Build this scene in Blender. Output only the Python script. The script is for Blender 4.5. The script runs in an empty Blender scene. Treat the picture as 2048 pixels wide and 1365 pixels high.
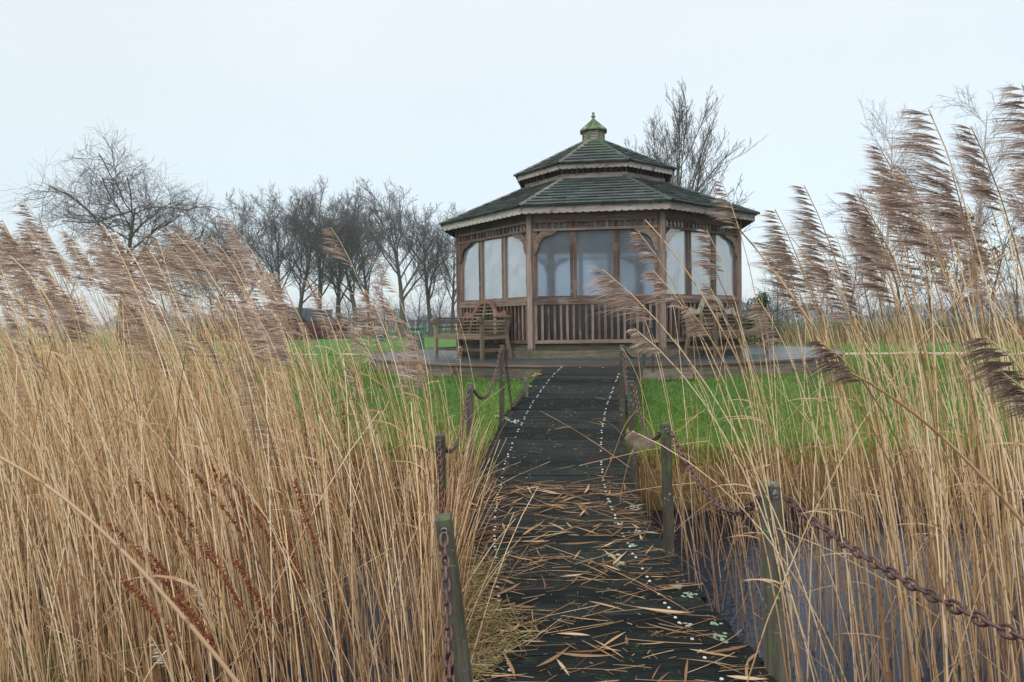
import bpy, math, random
import numpy as np

# ------------------------------------------------------------------ camera, world, sun
scene = bpy.context.scene
COL = scene.collection
H_CAM = 1.58
FOC = 1339.5 / 2048.0          # focal length / picture width
PITCH, ROLL = math.radians(1.54), math.radians(0.868)
cam_d = bpy.data.cameras.new('camera')
cam_d.sensor_width = 36.0
cam_d.lens = 36.0 * FOC
cam_d.clip_start = 0.05
cam_d.clip_end = 5000
cam = bpy.data.objects.new('camera', cam_d)
COL.objects.link(cam)
cam.location = (0, 0, H_CAM)
from mathutils import Matrix, Vector
cam.matrix_world = (Matrix.Translation((0, 0, H_CAM)) @ Matrix.Rotation(math.pi / 2 - PITCH, 4, 'X')
                    @ Matrix.Rotation(-ROLL, 4, 'Z'))
scene.camera = cam

SUN_EL, SUN_AZ = math.radians(38), math.radians(205)   # azimuth from +Y, clockwise
world = bpy.data.worlds.new('World')
scene.world = world
world.use_nodes = True
wn = world.node_tree
wn.nodes.clear()
def wnode(t, **kw):
    n = wn.nodes.new(t)
    for k, v in kw.items():
        setattr(n, k, v)
    return n
w_out = wnode('ShaderNodeOutputWorld')
w_sky = wnode('ShaderNodeTexSky', sky_type='NISHITA', sun_disc=False)
w_sky.sun_elevation = SUN_EL
w_sky.sun_rotation = SUN_AZ
w_bg1 = wnode('ShaderNodeBackground')
w_bg1.inputs['Strength'].default_value = 0.05
wn.links.new(w_sky.outputs[0], w_bg1.inputs['Color'])
w_tc = wnode('ShaderNodeTexCoord')
w_sep = wnode('ShaderNodeSeparateXYZ')
wn.links.new(w_tc.outputs['Generated'], w_sep.inputs[0])
w_ramp = wnode('ShaderNodeValToRGB')
els = w_ramp.color_ramp.elements
els[0].position = 0.0; els[0].color = (0.51, 0.57, 0.61, 1)
els[1].position = 1.0; els[1].color = (1.75, 1.80, 1.83, 1)
for pos, c in ((0.10, (0.56, 0.615, 0.635, 1)), (0.25, (0.63, 0.675, 0.67, 1)), (0.42, (0.69, 0.72, 0.705, 1)), (0.60, (1.02, 1.06, 1.08, 1))):
    e = els.new(pos); e.color = c
wn.links.new(w_sep.outputs['Z'], w_ramp.inputs[0])
w_no = wnode('ShaderNodeTexNoise')
w_no.inputs['Scale'].default_value = 2.2
w_no.inputs['Detail'].default_value = 3
wn.links.new(w_tc.outputs['Generated'], w_no.inputs['Vector'])
w_mr = wnode('ShaderNodeMapRange')
w_mr.inputs['To Min'].default_value = 1.05
w_mr.inputs['To Max'].default_value = 1.20
wn.links.new(w_no.outputs['Fac'], w_mr.inputs[0])
w_bg2 = wnode('ShaderNodeBackground')
wn.links.new(w_ramp.outputs[0], w_bg2.inputs['Color'])
wn.links.new(w_mr.outputs[0], w_bg2.inputs['Strength'])
w_add = wnode('ShaderNodeAddShader')
wn.links.new(w_bg1.outputs[0], w_add.inputs[0])
wn.links.new(w_bg2.outputs[0], w_add.inputs[1])
wn.links.new(w_add.outputs[0], w_out.inputs['Surface'])

sun_d = bpy.data.lights.new('sun', 'SUN')
sun_d.energy = 1.5
sun_d.angle = math.radians(35)
sun_d.color = (1.0, 0.96, 0.9)
sun = bpy.data.objects.new('sun', sun_d)
COL.objects.link(sun)
sdir = Vector((math.sin(SUN_AZ) * math.cos(SUN_EL), math.cos(SUN_AZ) * math.cos(SUN_EL), math.sin(SUN_EL)))
sun.rotation_euler = sdir.to_track_quat('Z', 'Y').to_euler()

vs = scene.view_settings
vs.view_transform = 'Standard'
vs.look = 'None'
vs.exposure = 0.0
vs.gamma = 1.0
vs.use_curve_mapping = False
scene.cycles.max_bounces = 10
scene.cycles.diffuse_bounces = 3
scene.cycles.transmission_bounces = 8
scene.cycles.volume_bounces = 0

# ------------------------------------------------------------------ helpers
rng = np.random.default_rng(7)
random.seed(7)

def px_ray(u, v):
    """direction through photograph pixel (2048 wide), used to find where real things stand"""
    U = u - 1024.0; V = v - 682.5; f = FOC * 2048
    a = U * math.cos(ROLL) - V * math.sin(ROLL)
    b = U * math.sin(ROLL) + V * math.cos(ROLL)
    d1, d2 = 1.0, -b / f
    return np.array([a / f, d1 * math.cos(PITCH) + d2 * math.sin(PITCH), -d1 * math.sin(PITCH) + d2 * math.cos(PITCH)])

def at_depth(u, v, y):
    r = px_ray(u, v)
    return r * (y / r[1]) + np.array([0, 0, H_CAM])

def tag(o, label=None, cat=None, group=None, kind=None):
    if label: o['label'] = label
    if cat: o['category'] = cat
    if group: o['group'] = group
    if kind: o['kind'] = kind
    return o

ORIG = {}
def empty(name, loc):
    o = bpy.data.objects.new(name, None)
    o.empty_display_size = 0.2
    COL.objects.link(o)
    o.location = loc
    ORIG[o.name] = np.array(loc, float)
    return o

class MB:
    """collects geometry; verts in world coordinates"""
    def __init__(s):
        s.V = []; s.L = []; s.C = []; s.G = []; s.R = []; s.n = 0
    def add(s, V, loops, counts, G=None, R=None):
        V = np.asarray(V, float).reshape(-1, 3)
        s.V.append(V)
        s.L.append(np.asarray(loops, np.int64).ravel() + s.n)
        s.C.append(np.asarray(counts, np.int64).ravel())
        s.G.append(V.copy() if G is None else np.asarray(G, float).reshape(-1, 3))
        s.R.append(np.full(len(V), random.random()) if R is None else np.broadcast_to(np.asarray(R, float), (len(V),)).copy())
        s.n += len(V)
    def box(s, c, dx, dy, dz, ax=None, ay=None, az=None, rnd=None):
        """box centred c, full sizes dx,dy,dz along ax,ay,az"""
        c = np.array(c, float)
        ax = np.array([1, 0, 0], float) if ax is None else np.array(ax, float)
        ay = np.array([0, 1, 0], float) if ay is None else np.array(ay, float)
        az = np.cross(ax, ay) if az is None else np.array(az, float)
        q = np.array([[x, y, z] for z in (-.5, .5) for y in (-.5, .5) for x in (-.5, .5)]) * [dx, dy, dz]
        V = c + q[:, :1] * ax + q[:, 1:2] * ay + q[:, 2:] * az
        dims = [dx, dy, dz]; m = int(np.argmax(dims))
        order = [m] + [i for i in range(3) if i != m]
        r = random.random() if rnd is None else rnd
        G = q[:, order] + [r * 37.0, r * 91.0, r * 13.0]
        F = [0, 2, 3, 1, 4, 5, 7, 6, 0, 1, 5, 4, 2, 6, 7, 3, 0, 4, 6, 2, 1, 3, 7, 5]
        s.add(V, F, [4] * 6, G, r)
    def beam(s, a, b, w, h, up=(0, 0, 1), rnd=None):
        a = np.array(a, float); b = np.array(b, float)
        d = b - a; L = np.linalg.norm(d); ax = d / L
        up = np.array(up, float)
        ay = np.cross(up, ax); ay /= np.linalg.norm(ay)
        az = np.cross(ax, ay)
        s.box((a + b) / 2, L, w, h, ax, ay, az, rnd)
    def prism(s, P, n, th, rnd=None, G=None):
        """polygon P (N,3), extruded th along n (centred)"""
        P = np.asarray(P, float); n = np.asarray(n, float); N = len(P)
        V = np.vstack([P + n * th / 2, P - n * th / 2])
        loops = list(range(N)) + list(range(2 * N - 1, N - 1, -1)); counts = [N, N]
        for i in range(N):
            j = (i + 1) % N
            loops += [i, N + i, N + j, j]; counts.append(4)
        r = random.random() if rnd is None else rnd
        if G is None:
            G = V + r * 17
        s.add(V, loops, counts, G, r)
    def strip(s, top, bot, n, th, rnd=None):
        """board between two polylines (same number of points), thickness th"""
        top = np.asarray(top, float); bot = np.asarray(bot, float); n = np.asarray(n, float); N = len(top)
        V = np.vstack([top + n * th / 2, bot + n * th / 2, top - n * th / 2, bot - n * th / 2])
        loops = []; c = 0
        for i in range(N - 1):
            loops += [i, N + i, N + i + 1, i + 1]
            loops += [2 * N + i, 2 * N + i + 1, 3 * N + i + 1, 3 * N + i]
            loops += [i, i + 1, 2 * N + i + 1, 2 * N + i]
            loops += [N + i, 3 * N + i, 3 * N + i + 1, N + i + 1]
            c += 4
        loops += [0, 2 * N, 3 * N, N, N - 1, 2 * N - 1, 4 * N - 1, 3 * N - 1]; c += 2
        r = random.random() if rnd is None else rnd
        ln = np.concatenate([[0], np.cumsum(np.linalg.norm(np.diff(top, axis=0), axis=1))])
        G = np.zeros((4 * N, 3)); G[:, 0] = np.tile(ln, 4); G[:N, 1] = .15; G[2 * N:3 * N, 1] = .15
        s.add(V, loops, [4] * c, G + r * 37, r)
    def lathe(s, c, prof, seg=12, axis=(0, 0, 1)):
        axis = np.array(axis, float); axis /= np.linalg.norm(axis)
        a = np.cross(axis, [0.3, 1, 0.1]); a /= np.linalg.norm(a); b = np.cross(axis, a)
        c = np.array(c, float); t = np.linspace(0, 2 * math.pi, seg, endpoint=False)
        V = []
        for r, z in prof:
            V.append(c + axis * z + r * (np.cos(t)[:, None] * a + np.sin(t)[:, None] * b))
        V = np.vstack(V); loops = []; cnt = []
        for i in range(len(prof) - 1):
            for j in range(seg):
                k = (j + 1) % seg
                loops += [i * seg + j, i * seg + k, (i + 1) * seg + k, (i + 1) * seg + j]; cnt.append(4)
        loops += list(range(seg))[::-1]; cnt.append(seg)
        loops += list(range((len(prof) - 1) * seg, len(prof) * seg)); cnt.append(seg)
        s.add(V, loops, cnt)
    def tubes(s, P, R, sides=3, rnd=None, t0=None):
        """P (N,K,3), R (N,K)"""
        P = np.asarray(P, float); N, K, _ = P.shape
        if N == 0: return
        R = np.broadcast_to(np.asarray(R, float), (N, K))
        T = np.gradient(P, axis=1); T /= np.linalg.norm(T, axis=2, keepdims=True) + 1e-12
        ref = np.where(np.abs(T[..., 2:3]) > .9, np.array([1.0, 0, 0]), np.array([0, 0, 1.0]))
        ref = np.broadcast_to(ref[:, :1], T.shape)
        A = np.cross(T, ref); A /= np.linalg.norm(A, axis=2, keepdims=True) + 1e-12
        B = np.cross(T, A)
        ang = np.linspace(0, 2 * math.pi, sides, endpoint=False)
        V = P[:, :, None] + R[:, :, None, None] * (np.cos(ang)[None, None, :, None] * A[:, :, None] + np.sin(ang)[None, None, :, None] * B[:, :, None])
        idx = np.arange(N * K * sides).reshape(N, K, sides)
        a = idx[:, :-1]; b = idx[:, 1:]
        F = np.stack([a, b, np.roll(b, -1, 2), np.roll(a, -1, 2)], -1)
        seg = np.linalg.norm(np.diff(P, axis=1), axis=2)
        ln = np.concatenate([np.zeros((N, 1)), np.cumsum(seg, 1)], 1)
        if rnd is None: rnd = rng.random(N)
        G = np.zeros((N, K, sides, 3)); G[..., 0] = ln[:, :, None]; G[..., 1] = (ang / 6.3)[None, None, :]; G[..., 2] = np.asarray(rnd)[:, None, None] * 10
        Rn = np.broadcast_to(np.asarray(rnd)[:, None, None], (N, K, sides)).ravel()
        s.add(V.reshape(-1, 3), F.ravel(), np.full(F.size // 4, 4), G.reshape(-1, 3), Rn)
    def ribbons(s, P, W, S, rnd=None):
        """flat ribbons: P (N,K,3), W (N,K) half widths, S (N,3) side direction"""
        P = np.asarray(P, float); N, K, _ = P.shape
        if N == 0: return
        W = np.broadcast_to(np.asarray(W, float), (N, K))
        S = np.asarray(S, float)
        if S.ndim == 2: S = S[:, None, :]
        V = np.stack([P - W[..., None] * S, P + W[..., None] * S], 2)
        idx = np.arange(N * K * 2).reshape(N, K, 2)
        F = np.stack([idx[:, :-1, 0], idx[:, :-1, 1], idx[:, 1:, 1], idx[:, 1:, 0]], -1)
        if rnd is None: rnd = rng.random(N)
        seg = np.linalg.norm(np.diff(P, axis=1), axis=2)
        ln = np.concatenate([np.zeros((N, 1)), np.cumsum(seg, 1)], 1)
        G = np.zeros((N, K, 2, 3)); G[..., 0] = ln[:, :, None]; G[..., 1, 1] = 1; G[..., 2] = np.asarray(rnd)[:, None, None] * 10
        Rn = np.broadcast_to(np.asarray(rnd)[:, None, None], (N, K, 2)).ravel()
        s.add(V.reshape(-1, 3), F.ravel(), np.full(F.size // 4, 4), G.reshape(-1, 3), Rn)
    def quads(s, V, rnd):
        """V (N,4,3)"""
        N = len(V)
        s.add(V.reshape(-1, 3), np.arange(N * 4), np.full(N, 4), None, np.repeat(rnd, 4))
    def mesh(s, name, mat, origin=None, smooth=False):
        V = np.vstack(s.V); L = np.concatenate(s.L); C = np.concatenate(s.C)
        if origin is not None: V = V - origin
        me = bpy.data.meshes.new(name)
        me.vertices.add(len(V)); me.vertices.foreach_set('co', V.astype(np.float32).ravel())
        me.loops.add(len(L)); me.loops.foreach_set('vertex_index', L.astype(np.int32))
        me.polygons.add(len(C))
        st = np.concatenate([[0], np.cumsum(C)[:-1]])
        me.polygons.foreach_set('loop_start', st.astype(np.int32))
        me.polygons.foreach_set('use_smooth', np.full(len(C), bool(smooth)))
        me.update(calc_edges=True)
        a = me.attributes.new('gr', 'FLOAT_VECTOR', 'POINT'); a.data.foreach_set('vector', np.vstack(s.G).astype(np.float32).ravel())
        a = me.attributes.new('rnd', 'FLOAT', 'POINT'); a.data.foreach_set('value', np.concatenate(s.R).astype(np.float32))
        if mat: me.materials.append(mat)
        return me
    def build(s, name, mat, parent=None, smooth=False, origin=None):
        root = parent
        while root is not None and root.parent is not None: root = root.parent
        if root is not None: origin = ORIG[root.name]
        o = bpy.data.objects.new(name, s.mesh(name, mat, origin, smooth))
        COL.objects.link(o)
        if parent is not None: o.parent = parent
        if parent is None:
            if origin is not None: o.location = origin
            ORIG[o.name] = np.zeros(3) if origin is None else np.array(origin, float)
        return o

def children(o):
    return [c for c in bpy.data.objects if c.parent == o]
def copy_tree(o, parent=None):
    c = o.copy(); COL.objects.link(c)
    if parent is not None: c.parent = parent
    for ch in list(o.children): copy_tree(ch, c)
    return c

# ------------------------------------------------------------------ materials
class N:
    def __init__(s, name):
        s.m = bpy.data.materials.new(name); s.m.use_nodes = True
        s.t = s.m.node_tree; s.t.nodes.clear()
        s.out = s.n('ShaderNodeOutputMaterial')
        s.b = s.n('ShaderNodeBsdfPrincipled')
        s.l(s.b.outputs[0], s.out.inputs['Surface'])
    def n(s, t, ins=None, **kw):
        x = s.t.nodes.new(t)
        for k, v in kw.items(): setattr(x, k, v)
        for k, v in (ins or {}).items():
            if isinstance(v, bpy.types.NodeSocket): s.l(v, x.inputs[k])
            else: x.inputs[k].default_value = v
        return x
    def l(s, a, b): s.t.links.new(a, b)
    def attr(s, name): return s.n('ShaderNodeAttribute', attribute_name=name)
    def math(s, op, a, b=0.0, c=None):
        x = s.n('ShaderNodeMath', operation=op)
        for i, v in enumerate([a, b] + ([c] if c is not None else [])):
            if isinstance(v, bpy.types.NodeSocket): s.l(v, x.inputs[i])
            else: x.inputs[i].default_value = v
        return x.outputs[0]
    def noise(s, vec, scale, detail=4, rough=.6):
        return s.n('ShaderNodeTexNoise', {'Vector': vec, 'Scale': scale, 'Detail': detail, 'Roughness': rough}).outputs['Fac']
    def scalevec(s, vec, sc):
        return s.n('ShaderNodeMapping', {'Vector': vec, 'Scale': sc}).outputs[0]
    def ramp(s, fac, stops, interp='LINEAR'):
        x = s.n('ShaderNodeValToRGB', {'Fac': fac}); cr = x.color_ramp; cr.interpolation = interp
        cr.elements[0].position = stops[0][0]; cr.elements[0].color = (*stops[0][1], 1)
        cr.elements[1].position = stops[-1][0]; cr.elements[1].color = (*stops[-1][1], 1)
        for p, c in stops[1:-1]:
            e = cr.elements.new(p); e.color = (*c, 1)
        return x.outputs[0]
    def mix(s, f, a, b, mode='MIX'):
        x = s.n('ShaderNodeMix', data_type='RGBA', blend_type=mode)
        for i, v in ((0, f), (6, a), (7, b)):
            if isinstance(v, bpy.types.NodeSocket): s.l(v, x.inputs[i])
            else: x.inputs[i].default_value = v if i == 0 else (*v, 1) if len(v) == 3 else v
        return x.outputs[2]
    def sstep(s, x, a, b):
        return s.n('ShaderNodeMapRange', {'Value': x, 'From Min': a, 'From Max': b}, interpolation_type='SMOOTHSTEP').outputs[0]
    def bump(s, h, strength=.3, dist=.01):
        x = s.n('ShaderNodeBump', {'Height': h, 'Strength': strength, 'Distance': dist})
        s.l(x.outputs[0], s.b.inputs['Normal'])
    def set(s, **kw):
        for k, v in kw.items():
            k = {'col': 'Base Color', 'rough': 'Roughness', 'spec': 'Specular IOR Level', 'metal': 'Metallic', 'trans': 'Transmission Weight', 'ior': 'IOR'}[k]
            if isinstance(v, bpy.types.NodeSocket): s.l(v, s.b.inputs[k])
            else: s.b.inputs[k].default_value = (*v, 1) if isinstance(v, tuple) else v
        return s

def wood(name, dark, mid, light, rough=.8, moss=0.0, mosscol=(.10, .16, .04), stain=None, lichen=0.0, bump=.35):
    k = N(name)
    g = k.attr('gr').outputs['Vector']; r = k.attr('rnd').outputs['Fac']
    pos = k.n('ShaderNodeNewGeometry').outputs['Position']
    n1 = k.noise(k.scalevec(g, (2.2, 30, 30)), 1.0, 5, .65)
    n2 = k.noise(k.scalevec(g, (7, 150, 150)), 1.0, 3)
    f = k.math('ADD', k.math('MULTIPLY', n1, .7), k.math('MULTIPLY', n2, .35))
    f = k.math('ADD', f, k.math('MULTIPLY', k.math('SUBTRACT', r, .5), .28))
    c = k.ramp(f, [(.30, dark), (.52, mid), (.74, light)])
    if stain is not None:
        ns = k.noise(pos, 3.2, 5, .7)
        c = k.mix(k.math('MULTIPLY', k.sstep(ns, .5, .72), .85), c, stain)
    if moss > 0:
        nm = k.noise(pos, 9.0, 6, .75)
        c = k.mix(k.math('MULTIPLY', k.sstep(nm, .62 - .25 * moss, .74 - .15 * moss), min(1, .4 + moss)), c, mosscol)
    if lichen > 0:
        v = k.noise(pos, 38.0, 4, .6)
        v2 = k.noise(pos, 4.0, 2, .5)
        m = k.math('MULTIPLY', k.sstep(v, .60, .66), k.sstep(v2, .5, .62))
        c = k.mix(k.math('MULTIPLY', m, lichen), c, (.45, .50, .42))
    k.set(col=c, rough=rough, spec=.3)
    k.bump(f, bump, .004)
    return k.m

M = {}
M['wood'] = wood('weathered_brown_wood', (.038, .023, .016), (.128, .082, .060), (.26, .185, .145), moss=.12, stain=(.20, .168, .150))
M['fascia'] = wood('grey_fascia_wood', (.14, .115, .10), (.32, .28, .255), (.48, .44, .41), moss=.45, mosscol=(.06, .04, .025), bump=.25)
M['post'] = wood('gazebo_post_wood', (.07, .048, .038), (.175, .125, .102), (.31, .245, .21), moss=.1)
M['beam'] = wood('mossy_beam_wood', (.035, .03, .022), (.10, .078, .055), (.19, .16, .12), moss=.5, mosscol=(.045, .07, .03))
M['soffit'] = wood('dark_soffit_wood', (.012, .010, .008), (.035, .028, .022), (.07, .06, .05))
M['deck'] = wood('wet_deck_wood', (.022, .026, .028), (.050, .058, .060), (.10, .115, .12), rough=.32, moss=.25, mosscol=(.03, .055, .025), stain=(.055, .045, .04), bump=.2)
M['deckrim'] = wood('deck_rim_wood', (.05, .03, .022), (.13, .075, .055), (.23, .16, .13), rough=.6)
M['deckface'] = wood('deck_fascia_wood', (.045, .038, .028), (.14, .11, .085), (.27, .22, .19), moss=.5, mosscol=(.05, .09, .045))
M['bench'] = wood('bench_wood', (.045, .034, .022), (.145, .108, .07), (.27, .215, .15), moss=.3, mosscol=(.10, .13, .045))
M['bench_crest'] = wood('reddish_crest_wood', (.11, .055, .040), (.22, .105, .078), (.32, .18, .14))
M['bench_grey'] = wood('bench_grey_wood', (.08, .072, .06), (.23, .21, .175), (.38, .35, .30), moss=.35, mosscol=(.10, .13, .05))
M['stake'] = wood('chain_post_wood', (.025, .022, .016), (.066, .058, .044), (.145, .13, .105), moss=.5, mosscol=(.075, .12, .04), lichen=.6, bump=.5)

def m_plank():
    k = N('dark_grooved_planks')
    g = k.attr('gr').outputs['Vector']; r = k.attr('rnd').outputs['Fac']
    pos = k.n('ShaderNodeNewGeometry').outputs['Position']
    n1 = k.noise(k.scalevec(g, (2, 26, 26)), 1, 5, .65)
    f = k.math('ADD', n1, k.math('MULTIPLY', k.math('SUBTRACT', r, .5), .35))
    c = k.ramp(f, [(.30, (.003, .005, .005)), (.52, (.009, .013, .012)), (.75, (.024, .028, .026))])
    red = k.sstep(k.noise(pos, 1.1, 3), .52, .68)
    c = k.mix(k.math('MULTIPLY', red, .55), c, (.026, .016, .015))
    nm = k.noise(pos, 7.0, 5, .7)
    c = k.mix(k.math('MULTIPLY', k.sstep(nm, .54, .68), .45), c, (.035, .058, .028))
    # lichen rosettes, thicker along the edges
    v = k.noise(pos, 26.0, 4, .6)
    edge = k.sstep(k.math('ABSOLUTE', k.attr('gx').outputs['Fac']), .34, .66)
    thr = k.math('SUBTRACT', .76, k.math('MULTIPLY', edge, .09))
    m = k.sstep(k.math('SUBTRACT', v, thr), 0, .03)
    c = k.mix(k.math('MULTIPLY', m, .7), c, (.20, .25, .18))
    v2 = k.noise(pos, 60.0, 3, .6)
    c = k.mix(k.math('MULTIPLY', k.sstep(v2, .69, .73), .5), c, (.16, .20, .13))
    rg = k.math('ADD', .40, k.math('MULTIPLY', k.noise(pos, 5, 4), .4))
    k.set(col=c, rough=rg, spec=.13)
    k.bump(n1, .5, .004)
    return k.m
M['plank'] = m_plank()

def m_shingle():
    k = N('mossy_roof_shingles')
    g = k.attr('gr').outputs['Vector']; r = k.attr('rnd').outputs['Fac']
    pos = k.n('ShaderNodeNewGeometry').outputs['Position']
    n1 = k.noise(k.scalevec(g, (30, 6, 30)), 1, 4)
    f = k.math('ADD', k.math('MULTIPLY', n1, .6), k.math('MULTIPLY', r, .4))
    c = k.ramp(f, [(.25, (.014, .020, .021)), (.5, (.032, .043, .041)), (.8, (.066, .080, .074))])
    nm = k.noise(pos, 2.4, 6, .75)
    c = k.mix(k.math('MULTIPLY', k.sstep(nm, .48, .68), .7), c, (.036, .066, .026))
    # greener near the peak
    sep = k.n('ShaderNodeSeparateXYZ', {0: pos}).outputs
    top = k.math('MULTIPLY', k.sstep(sep['Z'], 5.05, 5.6), k.sstep(k.noise(pos, 12, 4), .3, .6))
    c = k.mix(k.math('MULTIPLY', top, .5), c, (.07, .125, .035))
    k.set(col=c, rough=.75, spec=.35)
    k.bump(f, .4, .006)
    return k.m
M['shingle'] = m_shingle()

def simple(name, col, rough=.6, metal=0.0, nscale=20, var=.35, spec=.4, bump=0):
    k = N(name)
    pos = k.n('ShaderNodeNewGeometry').outputs['Position']
    n = k.noise(pos, nscale, 5, .65); r = k.attr('rnd').outputs['Fac']
    f = k.math('ADD', k.math('MULTIPLY', n, .75), k.math('MULTIPLY', r, .25))
    a = tuple(x * (1 - var) for x in col); b = tuple(min(1, x * (1 + var)) for x in col)
    k.set(col=k.ramp(f, [(.25, a), (.75, b)]), rough=rough, metal=metal, spec=spec)
    if bump: k.bump(n, bump, .004)
    return k.m
M['moss_paint'] = simple('mossy_cupola_wood', (.105, .150, .070), .8, nscale=14, var=.6)
M['louvre'] = simple('pink_grey_louvre', (.42, .36, .36), .7)
M['copper'] = simple('green_finial', (.10, .17, .11), .6)
M['dark'] = simple('painted_gap_shade', (.02, .022, .024), .5)
M['ridge'] = wood('ridge_cap_wood', (.055, .050, .044), (.12, .112, .100), (.22, .205, .19), moss=.4, mosscol=(.07, .10, .04))
M['rust'] = simple('rusty_chain_steel', (.125, .072, .066), .55, metal=.35, nscale=90, var=.55, bump=.5)
M['steel'] = simple('grey_eyebolt_steel', (.25, .27, .30), .4, metal=.8)
M['stud'] = simple('white_stud', (.56, .57, .56), .5, nscale=60, var=.35)
M['bin'] = simple('dark_green_bin_plastic', (.018, .085, .075), .45)
M['bin2'] = simple('bright_green_bin_flap', (.03, .20, .15), .45)
M['bark'] = simple('grey_brown_bark', (.085, .080, .062), .9, nscale=6, var=.5)
M['bark_green'] = simple('green_tinged_bark', (.085, .090, .045), .9, nscale=4, var=.5)
M['twig'] = simple('brown_twig_bark', (.095, .080, .068), .9, nscale=1.5, var=.3)
M['twig_grey'] = simple('grey_twig_bark', (.105, .098, .090), .9, nscale=.5, var=.3)
M['birch'] = simple('pale_birch_bark', (.42, .40, .36), .8, nscale=9, var=.5)
M['leaf_brown'] = simple('dry_brown_oak_leaf', (.22, .105, .055), .8, nscale=3, var=.5)
M['beech'] = simple('rusty_beech_leaf', (.21, .085, .050), .85, nscale=2, var=.6)
M['leaf_green'] = simple('dark_evergreen_leaf', (.035, .075, .035), .5, nscale=3, var=.5)
M['roof_dark'] = simple('dark_barn_roof', (.035, .035, .04), .7)
M['barn_wall'] = simple('black_barn_boards', (.018, .018, .02), .8)
M['pale'] = simple('pale_blue_grey_board', (.40, .47, .56), .6, var=.2)
M['fence'] = simple('dark_metal_fence', (.03, .035, .035), .5)
M['yellow_lichen'] = simple('yellow_lichen', (.34, .26, .03), .9, nscale=60, var=.5)
M['pale_lichen'] = simple('pale_green_lichen', (.22, .28, .21), .9, nscale=60, var=.4)

def m_reed():
    k = N('dry_reed_stem')
    g = k.attr('gr').outputs['Vector']; r = k.attr('rnd').outputs['Fac']
    s = k.n('ShaderNodeSeparateXYZ', {0: g}).outputs
    seg = k.math('ADD', k.math('DIVIDE', s['X'], .19), k.math('MULTIPLY', r, 13.7))
    fr = k.math('FRACT', seg); fl = k.math('FLOOR', seg)
    wn_ = k.n('ShaderNodeTexWhiteNoise', {'W': k.math('ADD', fl, k.math('MULTIPLY', r, 91.0))}, noise_dimensions='1D').outputs['Value']
    f = k.math('ADD', k.math('MULTIPLY', r, .62), k.math('MULTIPLY', wn_, .38))
    c = k.ramp(f, [(.0, (.10, .052, .028)), (.18, (.28, .145, .062)), (.34, (.52, .315, .14)), (.55, (.71, .50, .285)), (.82, (.85, .66, .43)), (1.0, (.75, .64, .50))])
    base = k.sstep(s['X'], 1.35, .25)     # lower, older sheaths redder; shade low in the bed is added to the colour
    c = k.mix(k.math('MULTIPLY', base, .72), c, (.27, .14, .07))
    ring = k.math('GREATER_THAN', fr, .93)
    c = k.mix(k.math('MULTIPLY', ring, .6), c, (.16, .085, .04))
    k.set(col=c, rough=.55, spec=.35)
    return k.m
M['reed'] = m_reed()

def m_plume(name, stops):
    k = N(name)
    r = k.attr('rnd').outputs['Fac']
    c = k.ramp(r, stops)
    k.set(col=c, rough=.75, spec=.25)
    tr = k.n('ShaderNodeBsdfTranslucent', {'Color': c})
    mx = k.n('ShaderNodeMixShader', {0: .25})
    k.l(k.b.outputs[0], mx.inputs[1]); k.l(tr.outputs[0], mx.inputs[2]); k.l(mx.outputs[0], k.out.inputs['Surface'])
    return k.m
M['plume'] = m_plume('purple_brown_plume', [(0, (.17, .105, .078)), (.4, (.38, .265, .205)), (.75, (.62, .49, .41)), (1, (.86, .78, .72))])
M['plume_dark'] = m_plume('dark_brown_plume', [(0, (.08, .05, .04)), (.5, (.19, .125, .10)), (1, (.42, .33, .29))])
M['plume_pale'] = m_plume('pale_seed_head', [(0, (.34, .26, .19)), (.5, (.55, .45, .36)), (1, (.74, .66, .58))])
M['litter'] = m_plume('dry_orange_brown_leaf', [(0, (.12, .062, .032)), (.35, (.30, .168, .085)), (.7, (.48, .30, .155)), (1, (.62, .46, .29))])
M['straw'] = m_plume('olive_straw', [(0, (.08, .06, .025)), (.4, (.20, .15, .065)), (.8, (.36, .28, .13)), (1, (.52, .42, .24))])
M['dock'] = m_plume('red_brown_dock_seed', [(0, (.15, .048, .024)), (.5, (.33, .112, .05)), (1, (.48, .22, .10))])
M['grass'] = m_plume('green_grass_blade', [(0, (.038, .090, .014)), (.4, (.100, .205, .024)), (.7, (.200, .32, .034)), (.86, (.34, .39, .06)), (1, (.40, .28, .13))])
M['deadgrass'] = m_plume('dead_bank_grass', [(0, (.10, .040, .018)), (.5, (.24, .10, .045)), (.8, (.38, .22, .10)), (.93, (.30, .28, .07)), (1, (.48, .36, .2))])

def m_ground():
    k = N('ground_surface')
    pos = k.n('ShaderNodeNewGeometry').outputs['Position']
    c = k.n('ShaderNodeAttribute', attribute_name='col').outputs['Color']
    n1 = k.noise(pos, 14, 6, .75); n2 = k.noise(pos, 1.1, 4, .6); n3 = k.noise(pos, 60, 3, .7)
    c = k.mix(1.0, c, k.ramp(n1, [(.3, (.42, .42, .42)), (.7, (1.45, 1.45, 1.35))]), 'MULTIPLY')
    c = k.mix(k.math('MULTIPLY', k.sstep(n2, .5, .7), .25), c, (.16, .20, .045))
    c = k.mix(1.0, c, k.ramp(n3, [(.3, (.7, .7, .7)), (.7, (1.25, 1.25, 1.25))]), 'MULTIPLY')
    k.set(col=c, rough=.9, spec=.15)
    k.bump(k.math('ADD', n1, n3), .6, .03)
    return k.m
M['ground'] = m_ground()

def m_water():
    k = N('still_dark_water')
    pos = k.n('ShaderNodeNewGeometry').outputs['Position']
    n = k.noise(k.scalevec(pos, (1, .6, 1)), 26, 3, .6)
    k.set(col=(.002, .005, .014), rough=.03, spec=.36)
    k.b.inputs['Specular Tint'].default_value = (.62, .76, 1.0, 1)
    k.bump(n, .28, .02)
    return k.m
M['water'] = m_water()

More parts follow.
